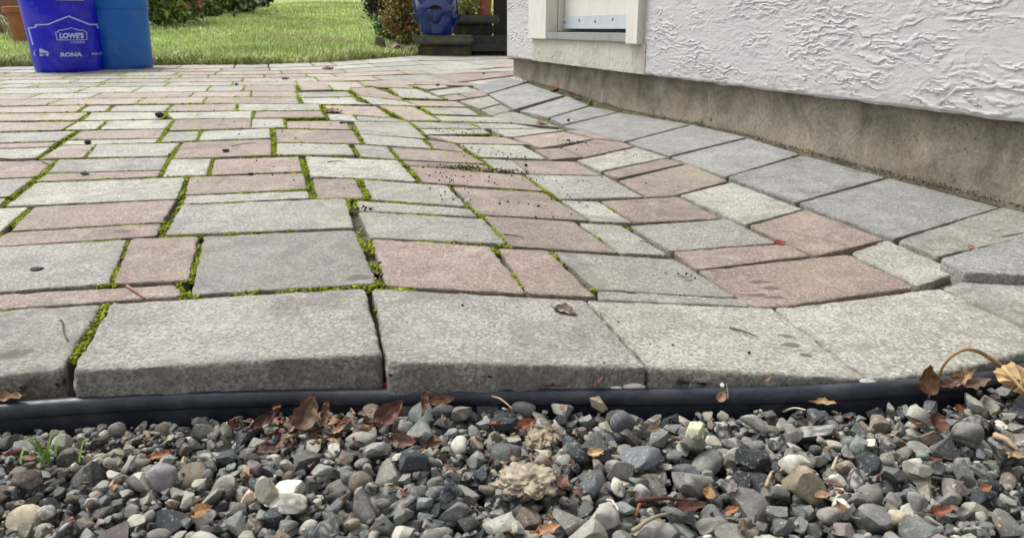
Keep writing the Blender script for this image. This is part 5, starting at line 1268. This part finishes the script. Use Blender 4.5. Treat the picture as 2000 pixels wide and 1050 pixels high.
husk(1027,323,7,6,(.03,.025,.02),'little black husk at the corner of a pink paver right of centre',seed=10)
husk(962,165,9,5,(.05,.035,.025),'dark husk on the far pavers near the house corner',seed=11)
husk(855,166,9,4,(.05,.03,.025),'dark reddish husk on the far pavers, middle',seed=12)
husk(945,144,5,4,(.03,.02,.02),'tiny dark husk on the far pavers by the crate',seed=13)
husk(1110,236,6,8,(.04,.035,.03),'small upright husk on the blue-grey slab',seed=14)
husk(462,165,6,5,(.06,.03,.02),'small brown husk at a far joint, left of centre',seed=15)
# pale dried lichen flakes by the wide gap
cl_ = []
for _ in range(60):
    a = RNG.normal(size=2); q = onpatio(712+a[0]*13, 537+a[1]*3.5); cl_.append(q+np.array([0, 0, .001]))
n = len(cl_); V, Fs, cc = instances('d', iv+RNG.normal(size=iv.shape)*.2, iF, np.array(cl_), randrot(n), (RNG.uniform(.001, .0024, n))[:, None]*np.array([1, .8, .5]), np.array([.40,.30,.18])*RNG.uniform(.6, 1.3, (n, 1)), None)
tag(mesh_np('debris_crumbs', V, Fs, M_CRUMB, None, True, cc), 'tan plant crumbs at the corner of the dark grey paver', 'crumbs', kind='stuff')
# pink tape in the gap
p = nearE(754, 748, .004); mb = MB(); V = []
for i in range(8):
    t_ = i/7; x_ = .012*(t_-.5); V += [(x_-.003, .002*math.sin(t_*5), -.006+.010*t_), (x_+.003, .002*math.sin(t_*5+1), -.008+.009*t_), ]
V2 = [(a, b+.0005, c) for a, b, c in V]
mb.add(V, [[2*i, 2*i+1, 2*i+3, 2*i+2] for i in range(7)]); mb.add(V2, [[2*i+2, 2*i+3, 2*i+1, 2*i] for i in range(7)])
tag(mb.build('plastic_tape', mat('pink_tape', (.75, .03, .14), .4), None, True, tuple(p)), 'scrap of bright pink tape in the wide gap above the edging', 'tape')
# weeds
def weed(p, n, L0, w0, cols, label, seed, spread=.004, droop=.5): return arching(p, n, L0, w0, cols, label, 'weed', 'weed', seed, spread, droop)
p = ongravel(76, 905); weed(p, 12, .021, .0020, [(.16,.30,.03),(.24,.38,.06)], 'small bright green sprout in the gravel at the left', 3, .008, .35)
def basep(u, v): q = onpatio(u, v); return q
weed(basep(1155,207), 12, .030, .005, [(.22,.26,.06),(.32,.30,.12)], 'yellowing weed at the foot of the foundation, farthest of the three', 5, .006)
weed(basep(1368,243), 8, .022, .004, [(.20,.28,.05),(.26,.32,.08)], 'small pale weed at the foundation, middle of the three', 6, .006)
weed(basep(1390,247), 8, .028, .006, [(.10,.20,.03),(.14,.24,.04)], 'darker green weed at the foundation, nearest of the three', 7, .003, .3)

# broken leaf litter among the stones near the edging and scattered over the gravel
n_l = 0; VL = []; FL = []; CL = []; nv = 0; lg = np.random.default_rng(77)
for i in range(260):
    if i < 150: u, v = lg.normal(600, 75), lg.normal(825, 26)
    elif i < 190: u, v = lg.normal(1060, 60), lg.normal(900, 50)
    else: u, v = lg.uniform(0, 2000), lg.uniform(800, 1045)
    if not (0 < u < 2000 and 785 < v < 1048): continue
    p = ongravel(u, v)
    if p[1] > edge_y(p[0])-.012: continue
    a = lg.uniform(.002, .0065); m_ = 7; ang = np.sort(lg.uniform(0, 2*PI, m_)); rad_ = a*lg.uniform(.45, 1, m_)
    q = np.c_[rad_*np.cos(ang)*1.4, rad_*np.sin(ang)*.7, lg.normal(size=m_)*a*.22]; q = np.concatenate([q, [[0, 0, a*.15]]])
    R_ = np.array(Matrix.Rotation(lg.uniform(0, 6.3), 3, 'Z') @ Matrix.Rotation(lg.normal()*.5, 3, 'X')); q = q@R_.T+p+np.array([0, -.001, .0025])
    q2 = q-np.array([0, 0, .0003]); VL += [q, q2]
    for k_ in range(m_): FL += [[nv+k_, nv+(k_+1) % m_, nv+m_], [nv+m_+1+(k_+1) % m_, nv+m_+1+k_, nv+2*m_+1]]
    nv += 2*(m_+1); cl0 = np.array([(.17,.085,.045),(.24,.14,.08),(.11,.06,.04),(.33,.22,.13),(.14,.045,.03)])[lg.integers(0, 5)]*lg.uniform(.6, 1.2); CL.append(np.tile(cl0, (2*(m_+1), 1)))
tag(mesh_np('leaf_litter', np.concatenate(VL), np.array(FL), M_LEAF, None, False, np.concatenate(CL)), 'broken bits of brown leaf between the gravel stones', 'leaf litter', kind='stuff')
